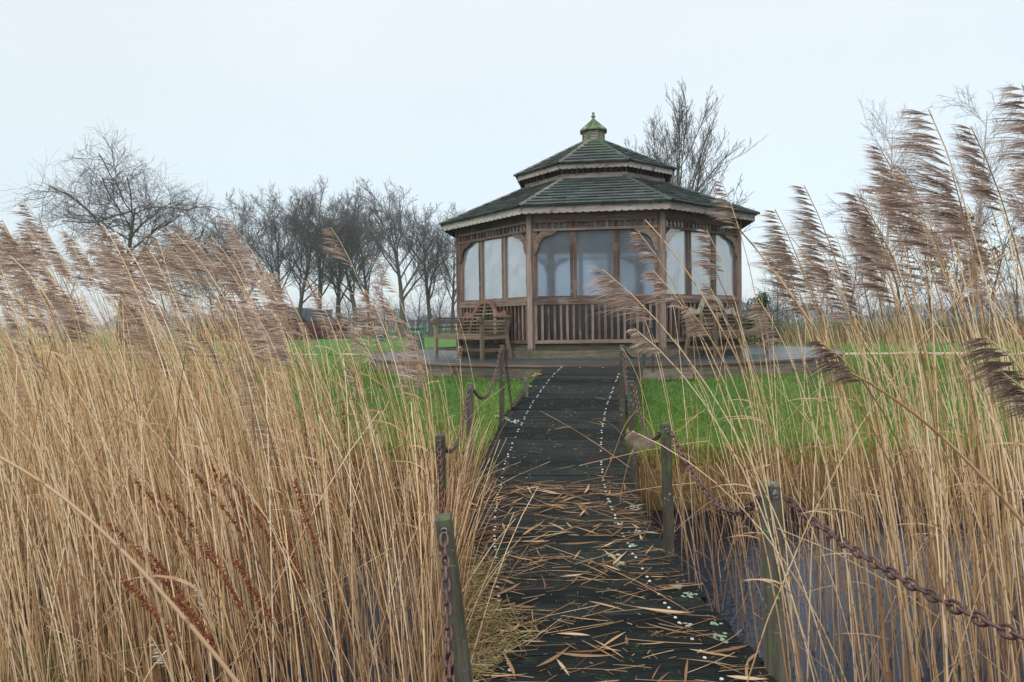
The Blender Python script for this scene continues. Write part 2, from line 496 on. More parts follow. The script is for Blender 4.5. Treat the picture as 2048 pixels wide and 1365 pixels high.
def m_glass(name, f0, f1):
    k = N(name)
    pos = k.n('ShaderNodeNewGeometry').outputs['Position']
    n = k.noise(pos, 3.5, 4, .6)
    k.set(col=k.ramp(n, [(.35, (.58, .66, .77)), (.65, (.68, .75, .84))]), rough=.12, spec=.5, trans=1.0, ior=1.35)
    # milky condensation on the inside of the sheets, thicker in patches
    milk = k.n('ShaderNodeMixShader', {0: .45, 1: k.n('ShaderNodeBsdfDiffuse', {'Color': (.42, .48, .54, 1)}).outputs[0], 2: k.n('ShaderNodeBsdfTranslucent', {'Color': (.42, .48, .54, 1)}).outputs[0]})
    mx = k.n('ShaderNodeMixShader', {0: k.math('ADD', f0, k.math('MULTIPLY', n, f1)), 1: k.b.outputs[0], 2: milk.outputs[0]})
    k.l(mx.outputs[0], k.out.inputs['Surface'])
    return k.m
M['glass'] = m_glass('frosted_window_sheet', .06, .26)
M['glass_fog'] = m_glass('fogged_window_sheet', .45, .55)   # heavy condensation; its grey milk also dims light through the side panes
def m_panel():
    k = N('dark_reflective_panel')
    pos = k.n('ShaderNodeNewGeometry').outputs['Position']
    n = k.noise(pos, 5, 4, .6)
    k.set(col=(.012, .018, .026), rough=.12, spec=.4)
    k.bump(n, .25, .02)
    return k.m
M['panel'] = m_panel()
#==STRUCTURE==
# ------------------------------------------------------------------ boardwalk line
PY = np.array([-3, 1, 2.5, 3.0, 3.4, 3.9, 4.45, 4.95, 5.4, 6.0, 6.46, 7.29, 8.14, 8.6, 9.4, 10.3])
PX = np.array([.5, .5, .47, .43, .39, .355, .325, .312, .312, .34, .38, .50, .68, .82, 1.03, 1.27])
PZ = np.array([0, 0, 0, 0, 0, .005, .03, .06, .10, .15, .235, .38, .58, .70, .84, .926])
HALF = .70
def path_pt(y):
    return np.array([np.interp(y, PY, PX), y, np.interp(y, PY, PZ)])
def path_frame(y):
    a = path_pt(y - .25); b = path_pt(y + .25)
    t = b - a; t /= np.linalg.norm(t)
    s = np.array([t[1], -t[0], 0]); s /= np.linalg.norm(s)     # to the right
    n = np.cross(s, t)
    return path_pt(y), t, s, n
GC = np.array([1.893, 15.10]); ROT = -7.07; DECK_Z = .92; DECK_R = 5.0; WATER_Z = -.40

# ------------------------------------------------------------------ ground
def smooth(x, a, b):
    t = np.clip((x - a) / (b - a), 0, 1); return t * t * (3 - 2 * t)
def vnoise(x, y, s, seed):
    r = np.random.default_rng(seed); out = np.zeros_like(x)
    for i in range(5):
        a = r.random() * 6.28; f = s * (1.7 ** i); ph = r.random(2) * 6.28
        out += np.sin((x * np.cos(a) + y * np.sin(a)) * f + ph[0]) * np.cos((-x * np.sin(a) + y * np.cos(a)) * f * .8 + ph[1]) / (1.3 ** i)
    return out / 2.6
def ground_z(x, y):
    x = np.asarray(x, float); y = np.asarray(y, float)
    bank = 6.85 + .22 * vnoise(x, y * 0, .8, 3) + .03 * np.abs(x)
    z = np.where(y < bank, -.95, 0)
    up = smooth(y, bank - .25, bank + .15) * .95 - .95 + smooth(y, bank + .1, bank + 1.0) * .18 + smooth(y, bank + .6, 10.2) * .50
    z = up
    # shelf of mud and moss on the near left side of the ditch
    shelf = smooth(-x, 1.2, 2.2) * smooth(-y, -5.6, -4.0)
    z = np.maximum(z, -.95 + .60 * shelf + .0)
    z = z + .035 * vnoise(x, y, 2.3, 5) * smooth(y, 6.5, 8) + .02 * vnoise(x, y, 7.1, 6)
    far = smooth(np.hypot(x, y), 60, 200)
    return z * (1 - far) + far * .6
def axis_pts(segs):
    out = []
    for a, b, n in segs: out += list(np.linspace(a, b, n, endpoint=False))
    return np.array(out + [segs[-1][1]])
gxs = axis_pts([(-3000, -400, 5), (-400, -60, 12), (-60, -14, 24), (-14, 14, 170), (14, 60, 24), (60, 400, 12), (400, 3000, 5)])
gys = axis_pts([(-40, -4, 12), (-4, 2, 14), (2, 12, 130), (12, 30, 60), (30, 70, 40), (70, 400, 20), (400, 3500, 8)])
GX, GY = np.meshgrid(gxs, gys)
GZ = ground_z(GX, GY)
nx, ny = len(gxs), len(gys)
idx = np.arange(nx * ny).reshape(ny, nx)
F = np.stack([idx[:-1, :-1], idx[:-1, 1:], idx[1:, 1:], idx[1:, :-1]], -1).reshape(-1, 4)
mb = MB(); mb.add(np.stack([GX, GY, GZ], -1), F.ravel(), np.full(len(F), 4), None, .5)
ground = mb.build('ground', M['ground'], smooth=True)
tag(ground, kind='structure')
x, y, z = GX.ravel(), GY.ravel(), GZ.ravel()
lawn = np.array([.080, .175, .034]); mud = np.array([.035, .028, .015]); brown = np.array([.15, .085, .04]); field = np.array([.09, .20, .09]); moss = np.array([.13, .18, .02]); rough_c = np.array([.20, .15, .075])
c = np.tile(lawn, (len(x), 1))
def blend(c, w, col): return c * (1 - w[:, None]) + w[:, None] * col
c = c * np.where(y < 15, .72 + .28 * smooth(y, 12, 15), 1)[:, None]  # near soil darkened, standing in for shade between the blades
c = blend(c, np.clip(smooth(-y, -9.5, -7.4) * (.45 + .6 * vnoise(x, y, 2.2, 11)), 0, 1), moss)
c = blend(c, smooth(-z, -.13, .0) * .9, brown)
c = blend(c, smooth(-z, .2, .5), mud)
c = blend(c, smooth(-x, 1.2, 2.4) * smooth(-y, -5, -3.8) * np.clip(.55 + .6 * vnoise(x, y, 3.1, 12), 0, 1), np.array([.05, .10, .02]))
c = blend(c, smooth(y, 22.5 + .0 * x, 23.5) * smooth(x, 3, 6) * (1 - smooth(y, 34, 36)), rough_c)
c = blend(c, smooth(y, 60, 64), field)
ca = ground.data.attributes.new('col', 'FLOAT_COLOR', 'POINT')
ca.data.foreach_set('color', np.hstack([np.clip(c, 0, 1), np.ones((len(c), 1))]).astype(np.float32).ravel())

mb = MB(); mb.add([[-40, -30, WATER_Z], [40, -30, WATER_Z], [40, 8.0, WATER_Z], [-40, 8.0, WATER_Z]], [0, 1, 2, 3], [4])
tag(mb.build('water', M['water']), kind='structure')

# sandy path across the lawn
mb = MB(); pp = []
for t in np.linspace(0, 1, 60):
    px_ = 16 - 34 * t; py_ = 14.2 + .9 * t * 3 + 12 * t * t + (1.4 * math.sin(t * 5))
    pp.append((px_, py_))
pp = np.array(pp); d_ = np.gradient(pp, axis=0); d_ /= np.linalg.norm(d_, axis=1)[:, None]; nrm = np.stack([-d_[:, 1], d_[:, 0]], 1)
keep = np.hypot(pp[:, 0] - GC[0], pp[:, 1] - GC[1]) > DECK_R + .6
a = pp + nrm * .40; b = pp - nrm * .40
rows = np.stack([a, (a + b) / 2, b], 1); rz = ground_z(rows[..., 0], rows[..., 1]) + .02
V = np.dstack([rows, rz]); i3 = np.arange(180).reshape(60, 3)
for i in range(59):
    if keep[i] and keep[i + 1]:
        for j in range(2):
            mb.add(V[[i, i, i + 1, i + 1], [j, j + 1, j + 1, j]], [0, 1, 2, 3], [4])
M['sand'] = simple('pale_sandy_gravel', (.42, .34, .24), .9, nscale=40)
tag(mb.build('path', M['sand']), kind='structure')

# ------------------------------------------------------------------ round deck
deck = empty('round_deck', (GC[0], GC[1], DECK_Z))
tag(deck, 'low round timber deck, wet and grey, carrying the octagonal gazebo', 'deck')
mb = MB(); tmb = []
angd = math.radians(ROT)
ux = np.array([math.cos(angd), math.sin(angd)]); uy = np.array([-ux[1], ux[0]])
NS = 32; poly = [(DECK_R * math.cos(t), DECK_R * math.sin(t)) for t in np.linspace(0, 2 * math.pi, NS, endpoint=False) + math.pi / NS]
def chord(v):
    """extent in u of the rim polygon at height v"""
    xs = []
    for i in range(NS):
        (x0, y0), (x1, y1) = poly[i], poly[(i + 1) % NS]
        if (y0 - v) * (y1 - v) <= 0 and y0 != y1: xs.append(x0 + (v - y0) / (y1 - y0) * (x1 - x0))
    return (min(xs), max(xs)) if len(xs) >= 2 else None
v = -DECK_R + .03
while v < DECK_R - .15:
    q0, q1 = chord(v), chord(v + .138)
    if q0 and q1:
        cr = [(q0[0], v), (q0[1], v), (q1[1], v + .138), (q1[0], v + .138)]
        P = [np.array([*(GC + ux * a_ + uy * b_), DECK_Z - .0175 + random.uniform(-.0015, .0015)]) for a_, b_ in cr]
        r = random.random()
        V0 = np.array([[a_, b_, 0] for a_, b_ in cr] * 2) + r * 30
        mb.prism(P, (0, 0, 1), .035, r, V0)
    v += .145
mb.build('decking', M['deck'], deck)
mr = MB(); mf = MB(); ms = MB()
for i in range(NS):
    (x0, y0), (x1, y1) = poly[i], poly[(i + 1) % NS]
    a3 = np.array([*(GC + ux * x0 + uy * y0), 0]); b3 = np.array([*(GC + ux * x1 + uy * y1), 0])
    n3 = (a3 + b3) / 2 - [GC[0], GC[1], 0]; n3 /= np.linalg.norm(n3)
    e = (b3 - a3) * .004
    mr.beam(a3 - e + [0, 0, DECK_Z - .012] + n3 * .012, b3 + e + [0, 0, DECK_Z - .012] + n3 * .012, .05, .034)
    mf.beam(a3 + e + [0, 0, DECK_Z - .135] - n3 * .012, b3 - e + [0, 0, DECK_Z - .135] - n3 * .012, .035, .205)
    if i % 2 == 0:
        ms.box(a3 - n3 * .25 + [0, 0, DECK_Z - .36], .1, .1, .40, n3, np.cross([0, 0, 1], n3), (0, 0, 1))
mr.build('rim_board', M['deckrim'], deck); mf.build('fascia', M['deckface'], deck); ms.build('support_post', M['beam'], deck)

# ------------------------------------------------------------------ gazebo
gz = empty('gazebo', (GC[0], GC[1], DECK_Z))
tag(gz, 'weathered brown octagonal timber gazebo with two-tier mossy roof and frosted windows', 'gazebo')
C3 = np.array([GC[0], GC[1], 0.])
def face(k):
    ph = math.radians(-90 + ROT + 45 * k)
    n = np.array([math.cos(ph), math.sin(ph), 0]); t = np.array([-n[1], n[0], 0])
    return n, t
def corner(k, R, z=0.0):
    ph = math.radians(-90 + ROT + 22.5 + 45 * k)
    return np.array([GC[0] + R * math.cos(ph), GC[1] + R * math.sin(ph), z])
UP = np.array([0, 0, 1.0])
RP = 3.13; AP = RP * math.cos(math.radians(22.5)); SIDE = 2 * RP * math.sin(math.radians(22.5))
W2 = SIDE / 2 - .055        # clear half width between the posts
for k in range(8):
    n, t = face(k)
    def P(u, z, o=0.0): return C3 + n * (AP + o) + t * u + UP * z
    m = MB(); m.box(P(0, .99, -.02), SIDE + .02, .14, .138, t, n, UP); m.build('base_beam', M['beam'], gz)
    # corner post: square core with two small cover strips
    c = corner(k, RP); cn = c - C3; cn /= np.linalg.norm(cn); ct = np.cross(UP, cn)
    m = MB(); zt = 3.60
    m.box(c + UP * ((1.06 + zt) / 2) - cn * .02, .10, .105, zt - 1.06, ct, cn, UP)
    m.box(c + UP * 1.085 - cn * .02, .118, .12, .05, ct, cn, UP)
    m.build('post', M['post'], gz)
    m = MB()
    for sgn in (-1, 1): m.box(P(sgn * (W2 - .012), (1.06 + 3.55) / 2, -.03), .035, .06, 3.55 - 1.06, t, n, UP)
    m.build('cover_strip', M['wood'], gz)
    # lower panel and railing
    m = MB(); m.box(P(0, 1.50, -.075), 2 * W2, .018, .88, t, n, UP); m.build('lower_panel', M['panel'], gz)
    m = MB(); m.box(P(0, 1.115, -.06), 2 * W2, .03, .105, t, n, UP); m.build('skirting', M['beam'], gz)
    rl = MB()
    rl.box(P(0, 1.222, 0), 2 * W2 - .03, .055, .064, t, n, UP)
    rl.box(P(0, 1.940, 0.002), 2 * W2 - .03, .062, .070, t, n, UP)
    ro = rl.build('railing', M['wood'], gz)
    nb = 19; sp = (2 * W2 - .1) / nb; m = MB()
    for i in range(nb + 1):
        m.box(P(-W2 + .05 + sp * i, 1.58, 0), .044, .034, .651, t, n, UP)
        if k in (7, 0, 1): m.build('baluster', M['wood'], ro); m = MB()
    if m.n: m.build('balusters', M['wood'], ro)
    # window sill, frames and panes
    m = MB(); m.box(P(0, 2.010, -.035), 2 * W2, .09, .055, t, n, UP); m.build('sill', M['wood'], gz)
    m = MB(); m.box(P(0, 3.545, -.035), 2 * W2, .07, .17, t, n, UP); m.build('header_board', M['wood'], gz)
    edges = [-W2 + .02, -.395, .38, W2 - .02]
    for i in range(3):
        a_, b_ = edges[i] + .002, edges[i + 1] - .002; z0, z1 = 2.038, 3.458; w = .060
        m = MB()
        m.box(P(a_ + w / 2, (z0 + z1) / 2, -.045), w, .055, z1 - z0, t, n, UP)
        m.box(P(b_ - w / 2, (z0 + z1) / 2, -.045), w, .055, z1 - z0, t, n, UP)
        m.box(P((a_ + b_) / 2, z0 + .014, -.045), b_ - a_ - 2 * w, .05, .028, t, n, UP)
        m.box(P((a_ + b_) / 2, z1 - .03, -.045), b_ - a_ - 2 * w, .05, .06, t, n, UP)
        fo = m.build('window', M['wood'], gz)
        m = MB(); m.box(P((a_ + b_) / 2, (z0 + z1) / 2, -.055), b_ - a_ - 2 * w + .01, .006, z1 - z0 - .05, t, n, UP)
        m.build('pane', M['glass_fog' if k in (1, 7) else 'glass'], fo)
    # fretwork frieze under the eave
    m = MB()
    m.box(P(0, 3.430, .002), 2 * W2 - .03, .05, .044, t, n, UP)
    m.box(P(0, 3.276, .002), 2 * W2 - .03, .05, .044, t, n, UP)
    fr = m.build('fretwork', M['wood'], gz)
    m = MB(); nb = 20; sp = (2 * W2 - .1) / nb
    for i in range(nb + 1):
        m.box(P(-W2 + .05 + sp * i, 3.353, .002), .034, .028, .110, t, n, UP)
        if k in (7, 0, 1): m.build('spindle', M['wood'], fr); m = MB()
    if m.n: m.build('spindles', M['wood'], fr)
    for sgn in (-1, 1):
        # shaped corner bracket: a diagonal board with a scooped inner edge and a nib at each end
        u0, zt_ = W2 - .03, 3.254
        pts = [(0, -.42), (0, -.14), (.14, 0), (.42, 0)]
        inner = [(.42, 0), (.385, -.045), (.345, -.05)]
        for a2 in np.linspace(0, 1, 9):
            an = math.pi / 2 * a2
            inner.append((.32 - .245 * math.sin(an), -.32 + .245 * math.cos(an)))
        inner += [(.05, -.345), (.045, -.385), (0, -.42)]
        poly2 = pts + inner[1:-1]
        Q = [P(sgn * (u0 - x_), zt_ + z_, 0.0) for x_, z_ in poly2]
        m = MB(); m.prism(Q, n, .032)
        m.build('bracket', M['fascia'] if (k == 1 and sgn == -1) else M['wood'], gz)
# interior: floor, ceiling lining, a few benches round the walls
m = MB()
m.prism([corner(k, RP - .12, 1.03) for k in range(8)], UP, .04)
m.build('inner_floor', M['soffit'], gz)

def roof_tier(name, R0, z0, R1, z1, courses, tile, thick, parent):
    """stepped shingle courses from eave radius R0 to R1, as one mesh"""
    m = MB()
    f = math.cos(math.radians(22.5))
    for k in range(8):
        n, t = face(k)
        A0, A1 = R0 * f, R1 * f
        L = math.hypot(A0 - A1, z1 - z0)
        s = (-n * (A0 - A1) + UP * (z1 - z0)) / L; nn = np.cross(t, s)     # up the slope, outward normal
        if nn[2] < 0: nn = -nn
        base = C3 + n * A0 + UP * z0
        tw = math.tan(math.radians(22.5))
        step = L / courses
        for i in range(courses):
            d0 = i * step; d1 = min(L, d0 + step * 1.35)
            def hw(d): return (A0 - (A0 - A1) * d / L) * tw
            h0, h1 = hw(d0), hw(d1)
            x_ = -h0 + random.uniform(.05, tile)
            cuts = [-h0]
            while x_ < h0 - .06: cuts.append(x_); x_ += tile * random.uniform(.75, 1.25)
            cuts.append(h0)
            for a_, b_ in zip(cuts[:-1], cuts[1:]):
                a1, b1 = max(-h1, min(h1, a_)), max(-h1, min(h1, b_))
                if b_ - a_ < .02: continue
                g_ = .004 if a_ > -h0 else 0
                th = thick + random.uniform(-.003, .005); sl = random.uniform(-.008, .008)
                lo = base + s * (d0 + (sl if i > 0 else 0)); hi = base + s * d1
                V = [lo + t * (a_ + g_), lo + t * b_, hi + t * b1, hi + t * a1,
                     lo + t * (a_ + g_) + nn * th, lo + t * b_ + nn * th, hi + t * b1 + nn * .004, hi + t * a1 + nn * .004]
                r = random.random()
                G = [[q @ s, q @ t, r * 20] for q in V]
                m.add(V, [0, 3, 2, 1, 4, 5, 6, 7, 0, 1, 5, 4, 1, 2, 6, 5, 3, 0, 4, 7, 2, 3, 7, 6], [4] * 6, G, r)
    o = m.build(name, M['shingle'], parent)
    # ridge caps on the hips
    for k in range(8):
        a_ = corner(k, R0 + .015, z0 + .004); b_ = corner(k, R1, z1 + .006)
        m = MB(); cn = (corner(k, 1) - C3); cn[2] = 0
        tt = np.cross(UP, cn / np.linalg.norm(cn))
        d = (b_ - a_); Ld = np.linalg.norm(d); d /= Ld; nn = np.cross(d, tt); nn = nn if nn[2] > 0 else -nn
        nseg = max(3, int(Ld / .33))
        for i in range(nseg):
            p0 = a_ + d * Ld * i / nseg; p1 = a_ + d * Ld * (i + 1.02) / nseg
            for sg in (-1, 1):
                w_ = tt * sg * .058 - nn * .030
                m.prism([p0 + nn * .036, p1 + nn * .030, p1 + nn * .030 + w_, p0 + nn * .036 + w_], nn, .012)
        m.build('ridge_cap', M['ridge'] if k in (-1 % 8, 6) else M['shingle'], o)
    return o

def fascia(R, ztop, h, parent, nsc, name='fascia'):
    for k in range(8):
        n, t = face(k)
        a_, b_ = corner(k - 1, R), corner(k, R)
        us = np.linspace(0, 1, nsc * 8 + 1)
        sc = np.abs(np.sin(us * nsc * math.pi)) ** .7 * .022
        top = [a_ + (b_ - a_) * u + UP * ztop for u in us]
        bot = [a_ + (b_ - a_) * u + UP * (ztop - h + .012 + (.022 - q)) for u, q in zip(us, sc)]
        m = MB(); m.strip(top, bot, n, .025); m.build(name, M['fascia'], parent)

lower = roof_tier('roof', 3.50, 3.665, 1.60, 4.50, 10, .22, .036, gz)
fascia(3.42, 3.672, .150, lower, 19)
m = MB()
for k in range(8):   # soffit and inner lining
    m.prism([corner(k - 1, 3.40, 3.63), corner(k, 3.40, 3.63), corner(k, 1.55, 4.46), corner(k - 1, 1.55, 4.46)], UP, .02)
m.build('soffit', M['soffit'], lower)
# clerestory between the two roofs
m = MB()
for k in range(8):
    n, t = face(k); f = math.cos(math.radians(22.5)); s_ = 2 * 1.60 * math.sin(math.radians(22.5))
    m.box(C3 + n * (1.60 * f) + UP * 4.535, s_ + .015, .035, .105, t, n, UP)
cb = m.build('clerestory', M['fascia'], gz)
m = MB(); md = MB()
for k in range(8):
    n, t = face(k); f = math.cos(math.radians(22.5)); s_ = 2 * 1.60 * math.sin(math.radians(22.5))
    for i in range(11): m.box(C3 + n * (1.60 * f) + t * (-s_ / 2 + .05 + (s_ - .1) * i / 10) + UP * 4.655, .032, .028, .135, t, n, UP)
    md.box(C3 + n * (1.60 * f - .05) + UP * 4.65, s_ - .04, .015, .2, t, n, UP)  # dark sheet standing in for shade in the spindle gaps
m.build('spindles', M['wood'], cb); md.build('shade_backing', M['dark'], cb)
upper = roof_tier('roof', 1.84, 4.755, .27, 5.56, 8, .22, .036, gz)
fascia(1.775, 4.762, .125, upper, 11)
m = MB()
for k in range(8):
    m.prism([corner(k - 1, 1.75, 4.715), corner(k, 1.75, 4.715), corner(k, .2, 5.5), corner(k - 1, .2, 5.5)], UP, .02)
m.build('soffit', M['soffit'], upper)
# cupola
cu = MB(); f = math.cos(math.radians(22.5)); lv = MB(); lvs = []
RC = .255
cu.prism([corner(k, RC + .012, 5.525) for k in range(8)], UP, .13)
dk = MB(); dk.prism([corner(k, RC - .035, 5.72) for k in range(8)], UP, .28)  # dark prism standing in for shade behind the louvres
for k in range(8):
    n, t = face(k); s_ = 2 * RC * math.sin(math.radians(22.5)); base = C3 + n * RC * f
    # arched frame: side stiles, arch head
    for sg in (-1, 1): cu.box(base + t * sg * (s_ / 2 - .016) + UP * 5.715, .032, .03, .25, t, n, UP)
    N_ = 8; hw_ = s_ / 2 - .032
    arc = [base + t * (hw_ * math.cos(math.pi * i / N_)) + UP * (5.765 + .05 * math.sin(math.pi * i / N_)) for i in range(N_ + 1)]
    topl = [base + t * (hw_ * math.cos(math.pi * i / N_)) + UP * 5.84 for i in range(N_ + 1)]
    cu.strip(topl, arc, n, .03)
    for j in range(6): lv.box(base - n * .006 + UP * (5.610 + j * .034), 2 * hw_, .010, .020, t, n * .8 + UP * .6, None)
    lvs.append(lv); lv = MB()
cup = cu.build('cupola', M['moss_paint'], gz)
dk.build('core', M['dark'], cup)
for q_ in lvs: q_.build('louvre', M['louvre'], cup)
m = MB(); 
for k in range(8):
    a_, b_ = corner(k - 1, .31, 5.83), corner(k, .31, 5.83); ap = C3 + UP * 6.08
    mid_a, mid_b = C3 + (a_ - C3) * .5 + UP * (5.83 * .0 + .0), C3
    ring = [(a_, b_)]
    # slightly flared (bell-shaped) cap
    prev = (a_, b_)
    for q, hz in ((.62, 5.905), (.32, 5.99), (.10, 6.085)):
        cur = (np.array([C3[0] + (a_[0] - C3[0]) * q, C3[1] + (a_[1] - C3[1]) * q, hz]), np.array([C3[0] + (b_[0] - C3[0]) * q, C3[1] + (b_[1] - C3[1]) * q, hz]))
        nn = np.cross(prev[1] - prev[0], cur[0] - prev[0]); nn /= np.linalg.norm(nn)
        m.prism([prev[0], prev[1], cur[1], cur[0]], nn, .014, .5); prev = cur
    m.beam(a_ - UP * .006, b_ - UP * .006, .02, .026)
    for q in (1,):
        m.beam(a_ + UP * .008, np.array([C3[0] + (a_[0] - C3[0]) * .10, C3[1] + (a_[1] - C3[1]) * .10, 6.09]), .016, .02)
m.build('cupola_roof', M['moss_paint'], cup)
m = MB(); m.lathe(C3 + UP * 6.07, [(.050, 0), (.054, .025), (.026, .038), (.022, .05), (.042, .075), (.050, .098), (.036, .12), (.016, .13), (.014, .14), (.028, .15), (.032, .167), (.024, .186), (.004, .196)], 14)
m.build('finial', M['copper'], cup, smooth=True)

# ------------------------------------------------------------------ boardwalk
bw = empty('boardwalk', (0.34, 6.0, 0.15))
tag(bw, 'narrow dark plank boardwalk with white studs curving up to the gazebo deck', 'boardwalk')
mb = MB(); gxv = []; gyv = []
ys = [-2.5]
arc_y = -2.5
PL = .186
pos_list = []
while arc_y < 10.12:
    p, t, s_, n = path_frame(arc_y)
    pos_list.append((p, t, s_, n)); arc_y += PL * t[1]
for i, (p, t, s_, n) in enumerate(pos_list):
    jit = random.uniform(-.012, .012); L_ = 2 * HALF + random.uniform(-.02, .03)
    tw = random.uniform(-.006, .006)
    t2 = t + s_ * tw; s2 = s_ - t * tw
    # anti-slip board: a row of ridges across the walking direction
    nr_ = 12 if p[1] < 8.5 else 5; w_ = PL - .009; prof = [(-w_ / 2, -.035), (-w_ / 2, -.001)]
    for j in range(nr_):
        a0 = -w_ / 2 + w_ * j / nr_; st_ = w_ / nr_
        prof += [(a0 + st_ * .12, 0), (a0 + st_ * .62, 0), (a0 + st_ * .72, -.0045), (a0 + st_ * .98, -.0045)]
    prof = prof[:-2] + [(w_ / 2, -.001), (w_ / 2, -.035)]
    c0 = p + s_ * jit + n * random.uniform(-.002, .002); rr_ = random.random(); K_ = len(prof)
    Vp = np.array([c0 + s2 * sgn * L_ / 2 + t2 * a_ + n * b_ for sgn in (-1, 1) for a_, b_ in prof])
    Gp = np.array([[sgn * L_ / 2, a_, b_] for sgn in (-1, 1) for a_, b_ in prof]) + [rr_ * 37, rr_ * 91, rr_ * 13]
    lo_ = []; cn_ = []
    for j in range(K_):
        j2 = (j + 1) % K_; lo_ += [j, j2, K_ + j2, K_ + j]; cn_.append(4)
    lo_ += list(range(K_))[::-1] + list(range(K_, 2 * K_)); cn_ += [K_, K_]
    mb.add(Vp, lo_, cn_, Gp, rr_)
    gxv += [-HALF] * K_ + [HALF] * K_; gyv += [0] * (2 * K_)
pl = mb.build('planks', M['plank'], bw)
for nm, vals in (('gx', gxv), ('gy', gyv)):
    a_ = pl.data.attributes.new(nm, 'FLOAT', 'POINT'); a_.data.foreach_set('value', np.array(vals, np.float32))
for sg in (-1, 1):
    m = MB(); yy = np.arange(-2.4, 10.15, .4)
    for y0, y1 in zip(yy[:-1], yy[1:]):
        p0, _, s0, n0 = path_frame(y0); p1, _, s1, n1 = path_frame(y1)
        m.beam(p0 + s0 * sg * (HALF - .07) - n0 * .135, p1 + s1 * sg * (HALF - .07) - n1 * .135, .05, .19, rnd=.3)
    m.build('bearer', M['beam'], bw)
    m = MB()
    for y0 in (0.5, 2.0, 3.6, 5.2, 6.5):
        p0, _, s0, n0 = path_frame(y0); m.box(p0 + s0 * sg * (HALF - .13) + [0, 0, -.62], .1, .1, 1.0)
    p0, _, s0, n0 = path_frame(9.35); m.box(p0 + s0 * sg * (HALF - .04) + [0, 0, -.20], .08, .08, .34)
    m.build('pile', M['beam'], bw)
    rest = MB(); near = []
    for i, (p, t, s_, n) in enumerate(pos_list):
        for q in (-.031, .031):
            if random.random() < .12: continue
            c = p + s_ * (sg * .46 + random.uniform(-.006, .006)) + t * q + n * .001
            m = MB(); m.lathe(c, [(.0095, 0), (.0095, .003), (.007, .005)], 8, n)
            if c[1] > 2.3 and len(near) < 48: m.build('stud', M['stud'], bw); near.append(1)
            else: rest.lathe(c, [(.0095, 0), (.0095, .003), (.007, .005)], 8, n)
    p, t, s_, n = pos_list[-1]
    if sg == 1:
        for q in (-.17, .17): rest.lathe(p + s_ * q + n * .001, [(.0095, 0), (.0095, .003), (.007, .005)], 8, n)
    tag(rest.build('far_studs', M['stud'], bw), kind='stuff')
# lichen crusts on the planks, grown where the photograph shows them
for mat, spots in (('pale_lichen', [(1001, 832, .05), (1012, 838, .06), (1030, 843, .05), (1000, 822, .035), (1240, 1048, .03), (1228, 1110, .045), (1240, 1128, .04), (1270, 1014, .04), (1275, 1063, .035), (1440, 1275, .04), (1376, 1252, .03), (1432, 1248, .03), (1262, 1092, .03), (1355, 1172, .04), (1375, 1190, .035), (1236, 925, .05), (1245, 935, .05)]),
                   ('yellow_lichen', [(1075, 748, .05), (1068, 752, .04), (1055, 770, .04), (1254, 860, .04), (1060, 773, .03)])):
    m = MB()
    for u, v, r in spots:
        yv = 5.0
        for _ in range(25):
            zz = np.interp(yv, PY, PZ); q = px_ray(u, v); tt = (zz - H_CAM) / q[2]; yv = .5 * yv + .5 * min(10.1, q[1] * tt)
        q = px_ray(u, v); pz = np.interp(yv, PY, PZ); tt = (pz - H_CAM) / q[2]; c = q * tt + [0, 0, H_CAM]
        _, t, s_, n = path_frame(min(yv, 10))
        for j in range(14):
            o_ = rng.normal(0, r * .55, 2); rr = r * random.uniform(.12, .38)
            cc = c + s_ * o_[0] + t * o_[1] + n * (.0012 + j * .00012)
            m.prism([cc + rr * random.uniform(.7, 1.15) * (s_ * math.cos(a) + t * math.sin(a)) for a in np.linspace(0, 6.28, 9)[:-1]], n, .0014)
    m.build('lichen', M[mat], bw)

